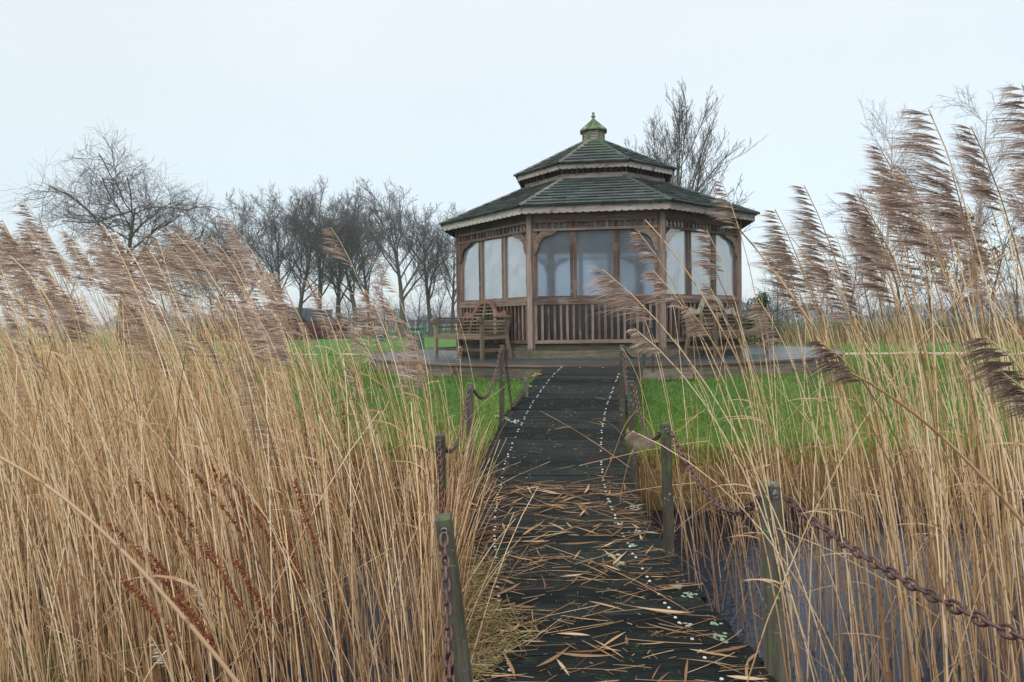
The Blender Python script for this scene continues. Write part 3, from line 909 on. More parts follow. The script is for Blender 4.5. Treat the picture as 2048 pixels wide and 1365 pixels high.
# ------------------------------------------------------------------ chain posts and chains
posts = {}
def stake(key, base, top, w, label, yaw=0.0):
    base = np.array(base, float); top = np.array(top, float)
    o = empty('chain_post', base); tag(o, label, 'post', 'wooden posts carrying the chain')
    d = top - base; L = np.linalg.norm(d); d /= L
    s = np.array([math.cos(yaw), math.sin(yaw), 0]); s -= d * (s @ d); s /= np.linalg.norm(s); f_ = np.cross(d, s)
    m = MB(); n_ = 7
    # slightly irregular tapered square stake with bevelled head
    rows = []
    for i in range(n_ + 1):
        q = i / n_; wob = (s * random.uniform(-1, 1) + f_ * random.uniform(-1, 1)) * .0025
        c = base - d * .45 + d * (L + .45) * q + wob; h = w / 2 * (1.02 - .04 * q)
        ch = h * .78
        rows.append([c + s * a + f_ * b for a, b in ((h, -ch), (h, ch), (ch, h), (-ch, h), (-h, ch), (-h, -ch), (-ch, -h), (ch, -h))])
    c = base + d * (L + .008); h = w / 2 * .8; rows.append([c + s * a + f_ * b for a, b in ((h, -h * .8), (h, h * .8), (h * .8, h), (-h * .8, h), (-h, h * .8), (-h, -h * .8), (-h * .8, -h), (h * .8, -h))])
    V = np.array(rows).reshape(-1, 3); loops = []; cnt = []
    R_ = len(rows)
    for i in range(R_ - 1):
        for j in range(8):
            k = (j + 1) % 8; loops += [i * 8 + j, i * 8 + k, (i + 1) * 8 + k, (i + 1) * 8 + j]; cnt.append(4)
    loops += list(range((R_ - 1) * 8, R_ * 8)); cnt.append(8)
    G = [[(p - base) @ d, (p - base) @ s, (p - base) @ f_] for p in V]
    m.add(V, loops, cnt, G, random.random()); m.build('stake', M['stake'], o)
    m = MB()
    e = top - d * .035
    ts = np.linspace(0, 2 * math.pi, 11)
    ring = np.array([[e - f_ * (w / 2 + .012) + f_ * 0 + .011 * (d * math.cos(a) + s * math.sin(a)) for a in ts]])
    m.tubes(ring, .0032, 5); m.tubes(np.array([[e, e - f_ * (w / 2 + .003)]]), .0035, 5)
    m.build('eyebolt', M['steel'], o, smooth=True)
    posts[key] = (top - d * .045)
    return o
def gp(u, v, y): return at_depth(u, v, y)
def pz(y): return float(np.interp(y, PY, PZ))
stake('L0', (-.12, 1.0, -.05), (-.14, 1.0, .84), .075, 'chain post standing on the left of the boardwalk closest to the viewer')
stake('L1', (-.175, 2.50, -.02), gp(888, 1036, 2.45), .060, 'nearest left chain post with mossy green head and chain hanging down its front')
stake('Lh', (-.48, 4.4, -.1), gp(880, 872, 4.4), .062, 'chain post half buried in the reeds left of the boardwalk')
stake('L2', (-.40, 6.05, .02), gp(940, 768, 6.05), .060, 'grey chain post at the reed edge, second from the gazebo on the left')
stake('L3', (-.135, 7.70, .36), gp(1004, 692, 7.70), .058, 'tall thin chain post on the grass at the left foot of the ramp')
stake('R0', (1.33, 1.35, -.05), (1.35, 1.35, .84), .08, 'chain post right of the boardwalk closest to the viewer')
stake('R1', (1.16, 2.96, -.06), gp(1541, 970, 2.96), .080, 'thick mossy chain post at lower right beside the open water')
stake('R2', (1.03, 4.42, -.05), gp(1330, 849, 4.42), .062, 'green mossy chain post right of the boardwalk with chain sagging to the water side')
stake('R3', (1.08, 5.99, .05), gp(1262, 763, 5.99), .062, 'short chain post standing close in front of the taller one on the right')
stake('R4', (1.19, 7.28, .30), gp(1244, 692, 7.28), .055, 'tall thin chain post on the right edge halfway up the ramp')
stake('R5', (1.60, 8.72, .62), gp(1301, 650, 8.9), .058, 'leaning chain post at the top of the ramp on the right')
stake('LS', (.17, 8.55, .50), gp(1051, 757, 8.55), .06, 'dark broken stump of a post beside the ramp on the left')

def chain(pts, wire, pitch, label):
    """links strung along a polyline of dense points"""
    pts = np.array(pts, float); seg = np.linalg.norm(np.diff(pts, axis=0), axis=1); s = np.concatenate([[0], np.cumsum(seg)])
    n_ = max(2, int(s[-1] / pitch)); m = MB()
    L, Wd = pitch * .5 + wire * 1.0, pitch * .335
    t_ = np.linspace(0, 2 * math.pi, 13)
    P_all = []
    for i in range(n_):
        q = (i + .5) / n_ * s[-1]
        c = np.array([np.interp(q, s, pts[:, j]) for j in range(3)])
        c2 = np.array([np.interp(min(q + .01, s[-1]), s, pts[:, j]) for j in range(3)]); c1 = np.array([np.interp(max(q - .01, 0), s, pts[:, j]) for j in range(3)])
        d = c2 - c1; d /= np.linalg.norm(d)
        a = np.cross(d, [0.13, 0.27, 1.0]); a /= np.linalg.norm(a); b = np.cross(d, a)
        w_ = (a + b * .3 * random.uniform(.5, 1)) if i % 2 == 0 else (b - a * .3 * random.uniform(.5, 1)); w_ = w_ / np.linalg.norm(w_)
        ring = [c + d * (np.sign(math.cos(x)) * abs(math.cos(x)) ** .8 * (L)) + w_ * (np.sign(math.sin(x)) * abs(math.sin(x)) ** .8 * Wd) for x in t_]
        P_all.append(ring)
    m.tubes(np.array(P_all), wire, 6)
    o = m.build('chain', M['rust'], smooth=True); tag(o, label, 'chain', 'rusty chains between the posts')
    return o
def sag(a, b, drop, n=40, side=0.0):
    a = np.array(a, float); b = np.array(b, float); t = np.linspace(0, 1, n)
    p = a + (b - a) * t[:, None]; p[:, 2] -= drop * 4 * t * (1 - t)
    p[:, 0] += side * 4 * t * (1 - t)
    return p
WI, PI_ = .0054, .041
off = lambda k, x=0.0, y=-.055: posts[k] + np.array([x, y, 0])
back = lambda k, x=0.0, y=.045: posts[k] + np.array([x, y, -.01])
chain(sag(off('L1', .0), off('L0', .06, .05), .42), WI, PI_, 'rusty chain hanging straight down the front of the nearest left post')
chain(sag(back('L1', -.02), off('Lh'), .30), WI, PI_, 'rusty chain hidden in reeds behind the nearest left post')
chain(sag(back('Lh', .0), off('L2', -.01), .24), WI, PI_, 'rusty chain looping low through the reeds to the grey left post')
chain(sag(back('L2', .03, .02), off('L3', -.02), .26), WI, PI_, 'rusty chain sagging over the grass between the two far left posts')
e1 = at_depth(1024, 811, 8.0); e2 = at_depth(1049, 784, 8.55); e2[2] = pz(8.55) + .015; e1[2] = pz(8.0) + .012
pth = list(sag(posts['L3'] + [.035, .03, 0], e1, .06, 24)) + list(sag(e1, e2, 0, 12))[1:]
chain(pth, WI, PI_, 'rusty chain dropping from the far left post and ending loose on the ramp planks')
chain(sag(off('R0', -.02, .05), off('R1', .045, -.03), .07), .0052, .046, 'rusty chain running down to the lower right corner over the water')
chain(sag(back('R1', -.05, .0), off('R2', .03, -.03), .25, 40, .05), .0052, .044, 'rusty chain sagging deeply between the thick post and the green mossy one')
chain(sag(back('R2', -.03, .0), off('R3', .02), .20), WI, PI_, 'rusty chain hanging from the short right post towards the mossy one')
chain(sag(back('R3', .0), off('R4', .01), .24), WI, PI_, 'rusty chain hanging down the face of the tall thin right post')
chain(sag(back('R4', .04, .02), off('R5', -.01, -.04), .20), WI, PI_, 'rusty chain looping up to the leaning post at the ramp top')
chain(sag(posts['R5'] + [.03, .02, -.05], np.array([posts['R5'][0] + .05, posts['R5'][1] + .05, .90]), 0, 12), WI, PI_, 'loose end of rusty chain hanging straight down behind the leaning post')

# ------------------------------------------------------------------ garden seats
def seat(center, tdir, ndir, mats, label, zf=DECK_Z):
    """arched-back garden seat; tdir along the seat, ndir the way it faces; center = middle of the front legs"""
    o = empty('garden_bench', (*center, zf)); tag(o, label, 'bench', 'arched garden benches on the deck')
    T = np.array([*tdir, 0.]); Nf = np.array([*ndir, 0.]); B = np.array([*center, zf])
    def P(u, d, h): return B + T * u - Nf * d + UP * h       # d = depth behind the front
    mw, mc = M[mats[0]], M[mats[1]]
    Wb, D = .80, .56
    for u in (-Wb, 0, Wb):
        m = MB(); m.beam(P(u, 0, 0), P(u, 0, .73 if u else .43), .06, .06, up=Nf); m.build('leg', mw, o)
    for u in (-Wb, Wb):
        m = MB(); m.beam(P(u, D + .10, 0), P(u, D, .44), .06, .06, up=T); m.beam(P(u, D, .44), P(u, D + .10, .80), .055, .05, up=T); m.build('leg', mw, o)
    m = MB()
    m.beam(P(-Wb + .03, 0, .40), P(Wb - .03, 0, .40), .035, .075); m.beam(P(-Wb + .03, D, .40), P(Wb - .03, D, .40), .035, .07)
    for u in (-Wb, Wb): m.beam(P(u, .03, .40), P(u, D - .03, .40), .035, .07); m.beam(P(u, .03, .16), P(u, D + .03, .16), .03, .055)
    m.beam(P(-Wb + .03, .0, .165), P(Wb - .03, .0, .165), .03, .055)
    m.build('seat_frame', mw, o)
    m = MB()
    for i in range(6): m.beam(P(-Wb + .0, .045 + i * .095, .452), P(Wb, .045 + i * .095, .452), .07, .02)
    m.build('seat', mw, o)
    for u in (-Wb, Wb):     # scrolled arms made of slats round a rolled front
        m = MB()
        m.lathe(P(u, -.03, .725) - T * .045, [(.02, 0), (.068, .004), (.068, .086), (.02, .09)], 14, T)
        for j, (dz, dd) in enumerate(((.790, 0), (.778, .0), )):
            m.beam(P(u - .035 + .07 * j, .02, .775), P(u - .035 + .07 * j, D + .10, .765), .045, .022)
        m.beam(P(u, .02, .69), P(u, D + .06, .69), .03, .035); m.beam(P(u, .02, .60), P(u, D + .04, .60), .025, .03); m.beam(P(u, .02, .52), P(u, D + .02, .52), .025, .028)
        m.build('armrest', mw, o)
    # back: crest rail curve
    def back(h): return D + .02 + (h - .44) * .15
    ctl = [(0, 1.145), (.14, 1.135), (.27, 1.10), (.37, 1.03), (.43, .95), (.49, .89), (.57, .855), (.65, .85), (.72, .87), (.77, .905), (.83, .90), (.85, .845), (.885, .795), (.93, .77), (1.0, .78)]
    ctl = [(-a, h) for a, h in ctl[:0:-1]] + ctl
    ctl = np.array(ctl) * [Wb, 1]
    cl = np.concatenate([[0], np.cumsum(np.linalg.norm(np.diff(ctl, axis=0), axis=1))]); q_ = np.linspace(0, cl[-1], 91)
    us = np.interp(q_, cl, ctl[:, 0]); hs = np.interp(q_, cl, ctl[:, 1])
    for _ in range(3):
        us[1:-1] = .25 * us[:-2] + .5 * us[1:-1] + .25 * us[2:]; hs[1:-1] = .25 * hs[:-2] + .5 * hs[1:-1] + .25 * hs[2:]
    m = MB()
    top = [P(u, back(h), h) for u, h in zip(us, hs)]
    th = [.085 if abs(u) / Wb < .8 else .06 for u in us]
    # keep the rail an even width around the arch
    pts2 = np.stack([us, hs], 1); dd = np.gradient(pts2, axis=0); dd /= np.linalg.norm(dd, axis=1)[:, None]; nr = np.stack([dd[:, 1], -dd[:, 0]], 1)
    inner = pts2 + nr * np.array(th)[:, None]
    bot = [P(q[0], back(q[1]), q[1]) for q in inner]
    m.strip(top, bot, Nf, .038); m.build('crest_rail', mc, o)
    m = MB()
    for h in (.50, .57, .64, .71, .78, .85, .92, .99, 1.05):
        ins = [q[0] for q in inner if q[1] > h]
        if h < .76: u1 = Wb - .03
        else:
            u1 = max(ins) if ins else 0
        if u1 > .05: m.beam(P(-u1, back(h), h), P(u1, back(h), h), .022, .026)
    for i, u in enumerate((-.36, 0.0, .36)):
        uu = u * 1.25; h1 = 1.06 if i == 1 else .93
        m.beam(P(uu, back(.46) - .012, .46), P(u * .95, back(h1) - .012, h1), .05, .02, up=Nf)
    for u in (-.66, -.15 * 0 - .5, .5, .66):
        pass
    m.build('back_slats', mw, o)
    return o
n, t = face(-1); fm = C3 + n * AP
c_ = fm + n * .77 - t * .075
seat((c_[0], c_[1]), (t[0], t[1]), (n[0], n[1]), ('bench', 'bench_crest'), 'arched garden bench with reddish crest rail left of the ramp')
n, t = face(1); fm = C3 + n * AP
c_ = fm + n * .77 + t * .09
seat((c_[0], c_[1]), (t[0], t[1]), (n[0], n[1]), ('bench', 'bench_grey'), 'arched garden bench with all grey green wood behind the reeds on the right')
#==TREES==
# ------------------------------------------------------------------ bare trees
def grow(r, P0, D, L, K, wig, trop, bend=None):
    P = [P0]; d = D / np.linalg.norm(D, axis=1, keepdims=True)
    st = (L / (K - 1))[:, None]
    tr = np.array([0, 0, trop]) if np.isscalar(trop) else np.array(trop)
    curl = r.normal(0, 1, d.shape) * wig * .5
    for k in range(K - 1):
        d = d + r.normal(0, 1, d.shape) * wig + curl + tr
        d /= np.linalg.norm(d, axis=1, keepdims=True)
        P.append(P[-1] + d * st)
    return np.stack(P, 1)
def spawn(r, P, R, Lp, n, t0, t1, ang, angsd, ratio, lsd, taper, rr):
    """child starts on every parent"""
    Np, K, _ = P.shape
    idx = np.repeat(np.arange(Np), n)
    t = (np.tile(np.arange(n), Np) + r.random(Np * n)) / n
    t = t0 + (t1 - t0) * t
    f = t * (K - 1); i = np.minimum(f.astype(int), K - 2); w = (f - i)[:, None]
    A = P[idx, i]; B = P[idx, i + 1]
    pos = A * (1 - w) + B * w
    T = B - A; T /= np.linalg.norm(T, axis=1, keepdims=True)
    rad = R[idx, i] * (1 - w[:, 0]) + R[idx, i + 1] * w[:, 0]
    v = r.normal(0, 1, T.shape); v -= T * (v * T).sum(1, keepdims=True); v /= np.linalg.norm(v, axis=1, keepdims=True)
    a = np.radians(r.normal(ang, angsd, len(t)))[:, None]
    D = T * np.cos(a) + v * np.sin(a)
    L = Lp[idx] * ratio * (1 - taper * t) * np.exp(r.normal(0, lsd, len(t)))
    return pos, D, L, rad * rr
def bare_tree(seed, H, tr, spec, wig0=.03, lean=(0, 0, .02)):
    """spec: list of dicts per level below the trunk. returns list of (P, R) per level"""
    r = np.random.default_rng(seed)
    P = grow(r, np.zeros((1, 3)), np.array([[0, 0, 1.0]]), np.array([H]), 12, wig0, lean)
    R = (tr * (1 - np.linspace(0, 1, 12) * .9) * (1 + .5 * np.exp(-np.linspace(0, 1, 12) * 18)))[None]
    Lp = np.array([H]); out = [(P, R)]
    for s in spec:
        pos, D, L, rad = spawn(r, P, R, Lp, s['n'], s.get('t0', .25), s.get('t1', 1), s['a'], s.get('asd', 10), s['r'], s.get('lsd', .2), s.get('tp', .5), s.get('rr', .6))
        K = s.get('k', 5)
        P = grow(r, pos, D, L, K, s.get('w', .12), s.get('g', .05))
        rad = np.maximum(rad, s.get('rmin', .004))
        R = rad[:, None] * (1 - np.linspace(0, 1, K) * .75)[None]; R = np.maximum(R, s.get('rmin', .004) * .8)
        Lp = L; out.append((P, R))
    return out
def place_tree(name, label, group, loc, levels, mt, mc, cut=2, cat='tree', leaves=None):
    o = empty(name, loc); tag(o, label, cat, group)
    L3 = np.array(loc)
    m = MB()
    for P, R in levels[:cut]: m.tubes(P + L3, R, 6, np.full(len(P), .5))
    m.build('trunk', mt, o, smooth=True)
    m = MB()
    for P, R in levels[cut:]: m.tubes(P + L3, R, 3)
    cr = m.build('crown', mc, o, smooth=True)
    if leaves:
        n_, size, lm, frac = leaves; r = np.random.default_rng(5)
        P = levels[-1][0]; sel = r.integers(0, len(P), n_); k = r.integers(1, P.shape[1], n_)
        c = P[sel, k] + L3 + r.normal(0, size * .5, (n_, 3))
        a = r.normal(0, 1, (n_, 3)); a /= np.linalg.norm(a, axis=1)[:, None]; b = np.cross(a, r.normal(0, 1, (n_, 3))); b /= np.linalg.norm(b, axis=1)[:, None]
        s_ = size * r.uniform(.5, 1.2, (n_, 1))
        V = np.stack([c - a * s_, c + b * s_ * .5, c + a * s_, c - b * s_ * .5], 1)
        m = MB(); m.quads(V, r.random(n_)); m.build('leaves', lm, o)
    return o
gzf = lambda x, y: float(ground_z(np.array(x), np.array(y)))
def xy(u, y): return (u - 1024) / (FOC * 2048) * y

# row of tall bare trees left of the gazebo
row_spec = [dict(n=17, t0=.30, t1=1.0, a=34, asd=8, r=.72, tp=.42, k=9, w=.055, g=.055, rr=.5, rmin=.020, lsd=.08),
            dict(n=11, t0=.15, a=36, asd=10, r=.40, tp=.25, k=6, w=.07, g=.05, rr=.5, rmin=.011, lsd=.15),
            dict(n=8, t0=.15, a=36, asd=12, r=.42, tp=.25, k=5, w=.09, g=.05, rr=.55, rmin=.0075, lsd=.15),
            dict(n=3, t0=.15, a=36, asd=12, r=.55, tp=.3, k=4, w=.10, g=.05, rr=.6, rmin=.0055)]
protos = [bare_tree(31, 6.6, .16, row_spec, .03), bare_tree(32, 6.4, .15, row_spec, .03), bare_tree(34, 6.8, .18, row_spec, .03)]
rowdef = [(455, 52, .86, 0, 1.0, 'slender bare tree standing at the left end of the row by the willow'),
          (492, 50, 1.02, 1, 2.2, 'bare tree with a pointed crown, first tall one of the left row'),
          (562, 47, .95, 2, .3, 'bare tree with slim trunk rising right behind the dark barn roof'),
          (598, 54, 1.05, 0, 3.9, 'bare tree behind the barn with a high twiggy top'),
          (640, 48, 1.04, 1, 5.0, 'tallest bare tree in the middle of the left row'),
          (678, 56, 1.10, 2, 2.9, 'bare tree crowded between two others above the hedge end'),
          (714, 48, .98, 0, .8, 'bare tree with straight trunk above the right end of the hedge'),
          (742, 58, 1.12, 1, 4.1, 'thin bare tree set back behind its neighbours near the low green box'),
          (806, 46, 1.0, 2, 4.6, 'broad many-limbed bare tree just left of the green bin'),
          (862, 49, .93, 0, 2.0, 'bare tree with clean trunk just left of the gazebo'),
          (905, 50, .90, 1, 1.2, 'bare tree leaning half behind the gazebo wall on the left')]
made = {}
for u, y, sc, k, rz, lab in rowdef:
    x = xy(u, y); loc = (x, y, gzf(x, y) - .05)
    if k not in made:
        o = place_tree('bare_tree', lab, 'bare trees in a row left of the gazebo', loc, protos[k], M['bark'], M['twig_grey']); made[k] = o
    else:
        o = copy_tree(made[k]); o.location = loc; o['label'] = lab
    o.scale = (sc * 1.34, sc * 1.34, sc * random.uniform(1.10, 1.17)); o.rotation_euler = (0, 0, rz)

# big crooked willow on the left
will = [dict(n=20, t0=.45, t1=1, a=62, asd=16, r=.58, tp=.1, lsd=.08, k=10, w=.17, g=.045, rr=.62, rmin=.03),
        dict(n=11, t0=.3, a=50, asd=16, r=.56, lsd=.15, tp=.3, k=9, w=.17, g=.01, rr=.5, rmin=.015),
        dict(n=7, t0=.2, a=42, asd=16, r=.62, tp=.3, k=8, w=.12, g=-.01, rr=.5, rmin=.0065),
        dict(n=4, t0=.15, a=36, asd=14, r=.72, tp=.3, k=6, w=.10, g=-.02, rr=.6, rmin=.0042)]
y = 29.0; x = xy(240, y)
place_tree('willow_tree', 'large spreading bare willow with crooked limbs and mossy trunk at far left', None, (x, y, gzf(x, y) - .1),
           bare_tree(44, 6.3, .24, will, .04), M['bark_green'], M['twig'])
# tree behind the gazebo: many ascending limbs
asc = [dict(n=30, t0=.12, t1=.95, a=44, asd=7, r=.66, tp=.5, lsd=.07, k=9, w=.05, g=.09, rr=.5, rmin=.022),
       dict(n=11, t0=.2, a=32, asd=9, r=.42, tp=.3, k=7, w=.07, g=.09, rr=.5, rmin=.012),
       dict(n=7, t0=.2, a=32, asd=10, r=.36, tp=.3, k=5, w=.08, g=.09, rr=.55, rmin=.008),
       dict(n=2, t0=.3, a=30, asd=10, r=.45, tp=.3, k=4, w=.08, g=.09, rr=.7, rmin=.007)]
y = 31.0; x = xy(1345, y)
place_tree('bare_tree', 'tall bare tree with many upswept limbs rising behind the gazebo roof', None, (x, y, gzf(x, y)),
           bare_tree(53, 8.4, .19, asc), M['bark_green'], M['twig'])
y = 36.0; x = xy(1268, y)
o = place_tree('bare_tree', 'smaller bare tree showing as thin twigs between cupola and the tall tree', None, (x, y, gzf(x, y)),
               bare_tree(57, 8.0, .12, asc), M['bark_green'], M['twig'])
# birches at right, fine drooping twigs
bir = [dict(n=22, t0=.28, t1=1, a=42, asd=8, r=.34, tp=.55, k=7, w=.05, g=.05, rr=.4, rmin=.012),
       dict(n=9, t0=.2, a=36, asd=10, r=.5, tp=.3, k=6, w=.07, g=.03, rr=.5, rmin=.007),
       dict(n=7, t0=.2, a=34, asd=12, r=.5, tp=.3, k=6, w=.08, g=-.04, rr=.6, rmin=.0036)]
for i, (u, y, H_, lab) in enumerate([(1762, 30, 9.0, 'slender birch with pale trunk and fine drooping twigs, the left one of two'),
                                     (1945, 28, 9.1, 'taller birch with pale trunk behind the big reed plumes at far right')]):
    x = xy(u, y)
    place_tree('birch_tree', lab, 'birches beyond the lawn on the right', (x, y, gzf(x, y)), bare_tree(61 + i, H_, .11, bir, .02), M['birch'], M['twig_grey'])
# low young trees and scrub along the right edge of the lawn
scr = [dict(n=12, t0=.15, t1=.95, a=42, asd=10, r=.45, tp=.4, k=6, w=.10, g=.06, rr=.5, rmin=.008),
       dict(n=8, t0=.2, a=38, asd=12, r=.45, tp=.3, k=5, w=.12, g=.04, rr=.55, rmin=.005),
       dict(n=4, t0=.2, a=38, asd=12, r=.5, tp=.3, k=4, w=.12, g=.03, rr=.6, rmin=.0042)]
sp = [bare_tree(71 + i, 3.4, .045, scr, .06) for i in range(3)]
for i, (u, y, s_, k, lab) in enumerate([(1576, 27, .72, 0, 'small dark bare sapling standing clear just right of the gazebo'),
        (1552, 23.5, .9, 1, 'thin bare sapling behind the right bench and the evergreen shrub'),
        (1640, 25, .85, 2, 'low bare sapling, its twigs fanning above the far deck edge'),
        (1700, 26, 1.15, 0, 'bare young tree behind the sandy path, left of the first birch'),
        (1748, 24.5, .95, 1, 'short bare young tree beneath the first birch'),
        (1800, 25.5, 1.5, 2, 'bare young tree with upright limbs right of the first birch'),
        (1862, 27, 1.2, 0, 'bare young tree left of the brown-leaved oak'),
        (1905, 24, .9, 1, 'low bare bush under the brown-leaved oak'),
        (1985, 25, 1.4, 2, 'bare young tree right of the second birch'),
        (2035, 26, 1.1, 0, 'bare young tree at the right edge of the view')]):
    x = xy(u, y)
    if k not in [q for q in made if isinstance(q, str)] and ('s%d' % k) not in made:
        o = place_tree('young_tree', lab, 'bare young trees along the right edge of the lawn', (x, y, gzf(x, y)), sp[k], M['bark'], M['twig'], 1); made['s%d' % k] = o
    else:
        o = copy_tree(made['s%d' % k]); o.location = (x, y, gzf(x, y)); o['label'] = lab
    o.scale = (s_,) * 3; o.rotation_euler = (0, 0, i * 1.3)
y = 22.5; x = xy(1908, y)
place_tree('oak_sapling', 'young oak still holding brown leaves at far right', None, (x, y, gzf(x, y)), bare_tree(81, 3.9, .05, scr, .05), M['bark'], M['twig'], 1, 'tree', (1500, .075, M['leaf_brown'], 1))
# small bare trees seen between the trunks of the row, and far scrub at left
for i, (u, y, s_, k, lab) in enumerate([(770, 62, 1.7, 0, 'small bare tree seen low between the two right-hand trunks of the row'), (835, 60, 1.6, 1, 'small bare tree seen low behind the green bin'),
        (880, 60, 1.7, 2, 'small bare tree seen low against the gazebo, left side'), (430, 60, 2.0, 1, 'small bare tree seen between willow and tree row'), (700, 63, 1.6, 2, 'small bare tree seen low behind the hedge end'),
        (60, 40, 1.5, 0, 'bare tree low behind the reeds at the left edge'), (130, 44, 1.5, 2, 'bare bushy tree low behind the willow, left side'), (340, 46, 1.6, 1, 'bare bushy tree low behind the willow, right side')]):
    x = xy(u, y); o = copy_tree(made['s%d' % k]); o.location = (x, y, gzf(x, y)); o['label'] = lab; o['group'] = 'small bare trees in the left background'
    o.scale = (s_,) * 3; o.rotation_euler = (0, 0, i * 1.7 + .5)

def leaf_cloud(m, c, sx, sy, sz, n_, size, r, boxy=False):
    if boxy: q = r.uniform(-1, 1, (n_, 3)); q[:, :] = q
    else:
        q = r.normal(0, 1, (n_, 3)); q /= np.linalg.norm(q, axis=1)[:, None]; q *= r.random((n_, 1)) ** .45
        q *= (1 + .25 * np.sin(q[:, :1] * 7 + 1) * np.cos(q[:, 1:2] * 6))
    p = np.array(c) + q * [sx, sy, sz]
    a = r.normal(0, 1, (n_, 3)); a /= np.linalg.norm(a, axis=1)[:, None]; b = np.cross(a, r.normal(0, 1, (n_, 3))); b /= np.linalg.norm(b, axis=1)[:, None]
    s_ = size * r.uniform(.6, 1.3, (n_, 1))
    m.quads(np.stack([p - a * s_, p + b * s_ * .55, p + a * s_, p - b * s_ * .55], 1), r.random(n_))
# evergreen shrub right behind the gazebo
y = 19.5; x = xy(1520, y); zg = gzf(x, y)
o = empty('evergreen_shrub', (x, y, zg)); tag(o, 'dense dark green ivy-like shrub behind the right bench', 'shrub')
m = MB(); r = np.random.default_rng(3)
for dx, dz, s_ in ((-.25, .55, .5), (.15, .7, .55), (-.1, 1.15, .42), (.32, .4, .45), (.1, 1.45, .25), (-.3, .9, .35)):
    leaf_cloud(m, (x + dx, y, zg + dz), s_ * .8, s_, s_, 900, .035, r)
m.build('foliage', M['leaf_green'], o)
lv_ = bare_tree(90, 1.9, .03, scr[:2], .08); m = MB()
for P, R in lv_: m.tubes(P + np.array([x, y, zg]), R, 3)
m.build('stem', M['bark'], o)
# beech hedge
a_, b_ = np.array([xy(395, 42), 42.0]), np.array([xy(694, 47.5), 47.5])
o = empty('beech_hedge', (*((a_ + b_) / 2), .6)); tag(o, 'long clipped rusty brown beech hedge beyond the lawn at left', 'hedge')
m = MB(); n_ = 26000; t = r.random(n_)[:, None]; d_ = (b_ - a_) / np.linalg.norm(b_ - a_); nn = np.array([-d_[1], d_[0]])
q = a_ + (b_ - a_) * t + nn * (r.uniform(-.35, .35, (n_, 1)))
h_ = r.random(n_) ** .85 * (1.13 + .05 * np.sin(t[:, 0] * 40))
p = np.column_stack([q, .68 + h_])
a3 = r.normal(0, 1, (n_, 3)); a3 /= np.linalg.norm(a3, axis=1)[:, None]; b3 = np.cross(a3, r.normal(0, 1, (n_, 3))); b3 /= np.linalg.norm(b3, axis=1)[:, None]
s_ = .045 * r.uniform(.6, 1.3, (n_, 1)); m.quads(np.stack([p - a3 * s_, p + b3 * s_ * .55, p + a3 * s_, p - b3 * s_ * .55], 1), r.random(n_))
m.build('foliage', M['beech'], o)
m = MB(); n_ = 160; t = np.linspace(0, 1, n_)[:, None]; q = a_ + (b_ - a_) * t
m.tubes(np.stack([np.column_stack([q, np.full(n_, .6)]), np.column_stack([q + r.normal(0, .08, (n_, 2)), np.full(n_, 1.75)])], 1), .02, 4); m.build('stem', M['bark'], o)

# dark barn behind the hedge
yb = 56.0
o = empty('barn', (xy(575, yb), yb, .65)); tag(o, 'low dark barn with pitched roof half hidden behind the hedge', 'building')
x0, x1, xm = xy(548, yb), xy(655, yb), xy(582, yb)
zE, zR = 1.9, 3.15
m = MB()
m.prism([(x0, yb, .6), (xm + 1.4, yb, .6), (xm + 1.4, yb, zE), ((x0 + xm + 1.4) / 2, yb, zR - .1), (x0, yb, zE)], (0, 1, 0), .2)
m.box(((xm + x1) / 2 + .7, yb + .3, (zE + .6) / 2), x1 - xm - 1.4, .2, zE - .6)
m.build('wall', M['barn_wall'], o)
m = MB(); xr = (x0 + xm + 1.4) / 2
m.prism([(x0 - .35, yb - .4, zE - .15), (xr, yb - .4, zR), (xr, yb + 9, zR), (x0 - .35, yb + 9, zE - .15)], (-.6, 0, .8), .12)
m.prism([(xm + 1.75, yb - .4, zE - .15), (xr, yb - .4, zR), (xr, yb + 9, zR), (xm + 1.75, yb + 9, zE - .15)], (.6, 0, .8), .12)
m.prism([(xr + .4, yb, zE + .0), (x1 + .3, yb, zE), (x1 - .3, yb + 3, zR - .2), (xr + .4, yb + 3, zR - .2)], (0, -.4, .9), .12)
m.build('roof', M['roof_dark'], o)
m = MB(); m.box((xr - .1, yb - .13, 1.45), 1.0, .06, 1.6); m.build('door', M['roof_dark'], o)
# pale cabinet behind the reeds
y = 40.0; x = xy(315, y); o = empty('equipment_cabinet', (x, y, .66)); tag(o, 'pale blue grey slatted cabinet glimpsed behind the reeds at left', 'cabinet')
m = MB(); m.box((x, y, .66 + .47), .88, .5, .94); m.box((x, y, .66 + .965), .96, .58, .05); m.build('body', M['pale'], o)
m = MB()
for i in range(9): m.box((x, y - .262, .78 + i * .09), .8, .02, .05)
m.build('slats', M['pale'], o)
# green bin
y = 24.7; x = xy(834, y); zg = gzf(x, y)
o = empty('waste_bin', (x, y, zg)); tag(o, 'upright dark green waste bin with bright flap beside the deck', 'bin')
W_, Hh = .50, .80
m = MB(); m.box((x, y, zg + Hh / 2 - .02), W_, .42, Hh - .08); m.box((x, y - .0, zg + .03), W_ * .9, .36, .06)
for sg in (-1, 1): m.box((x + sg * (W_ / 2 - .02), y - .22, zg + Hh / 2 - .02), .04, .03, Hh - .1)
m.build('body', M['bin'], o)
m = MB(); m.box((x, y, zg + Hh - .03), W_ + .05, .47, .06); m.build('lid', M['bin'], o)
m = MB(); m.box((x, y - .225, zg + Hh - .17), W_ * .78, .02, .10); m.build('flap', M['bin2'], o)
y = 34.0; x = xy(761, y); zg = gzf(x, y)
o = empty('low_box', (x, y, zg)); tag(o, 'low dark green box on the lawn at the foot of the tree row', 'box')
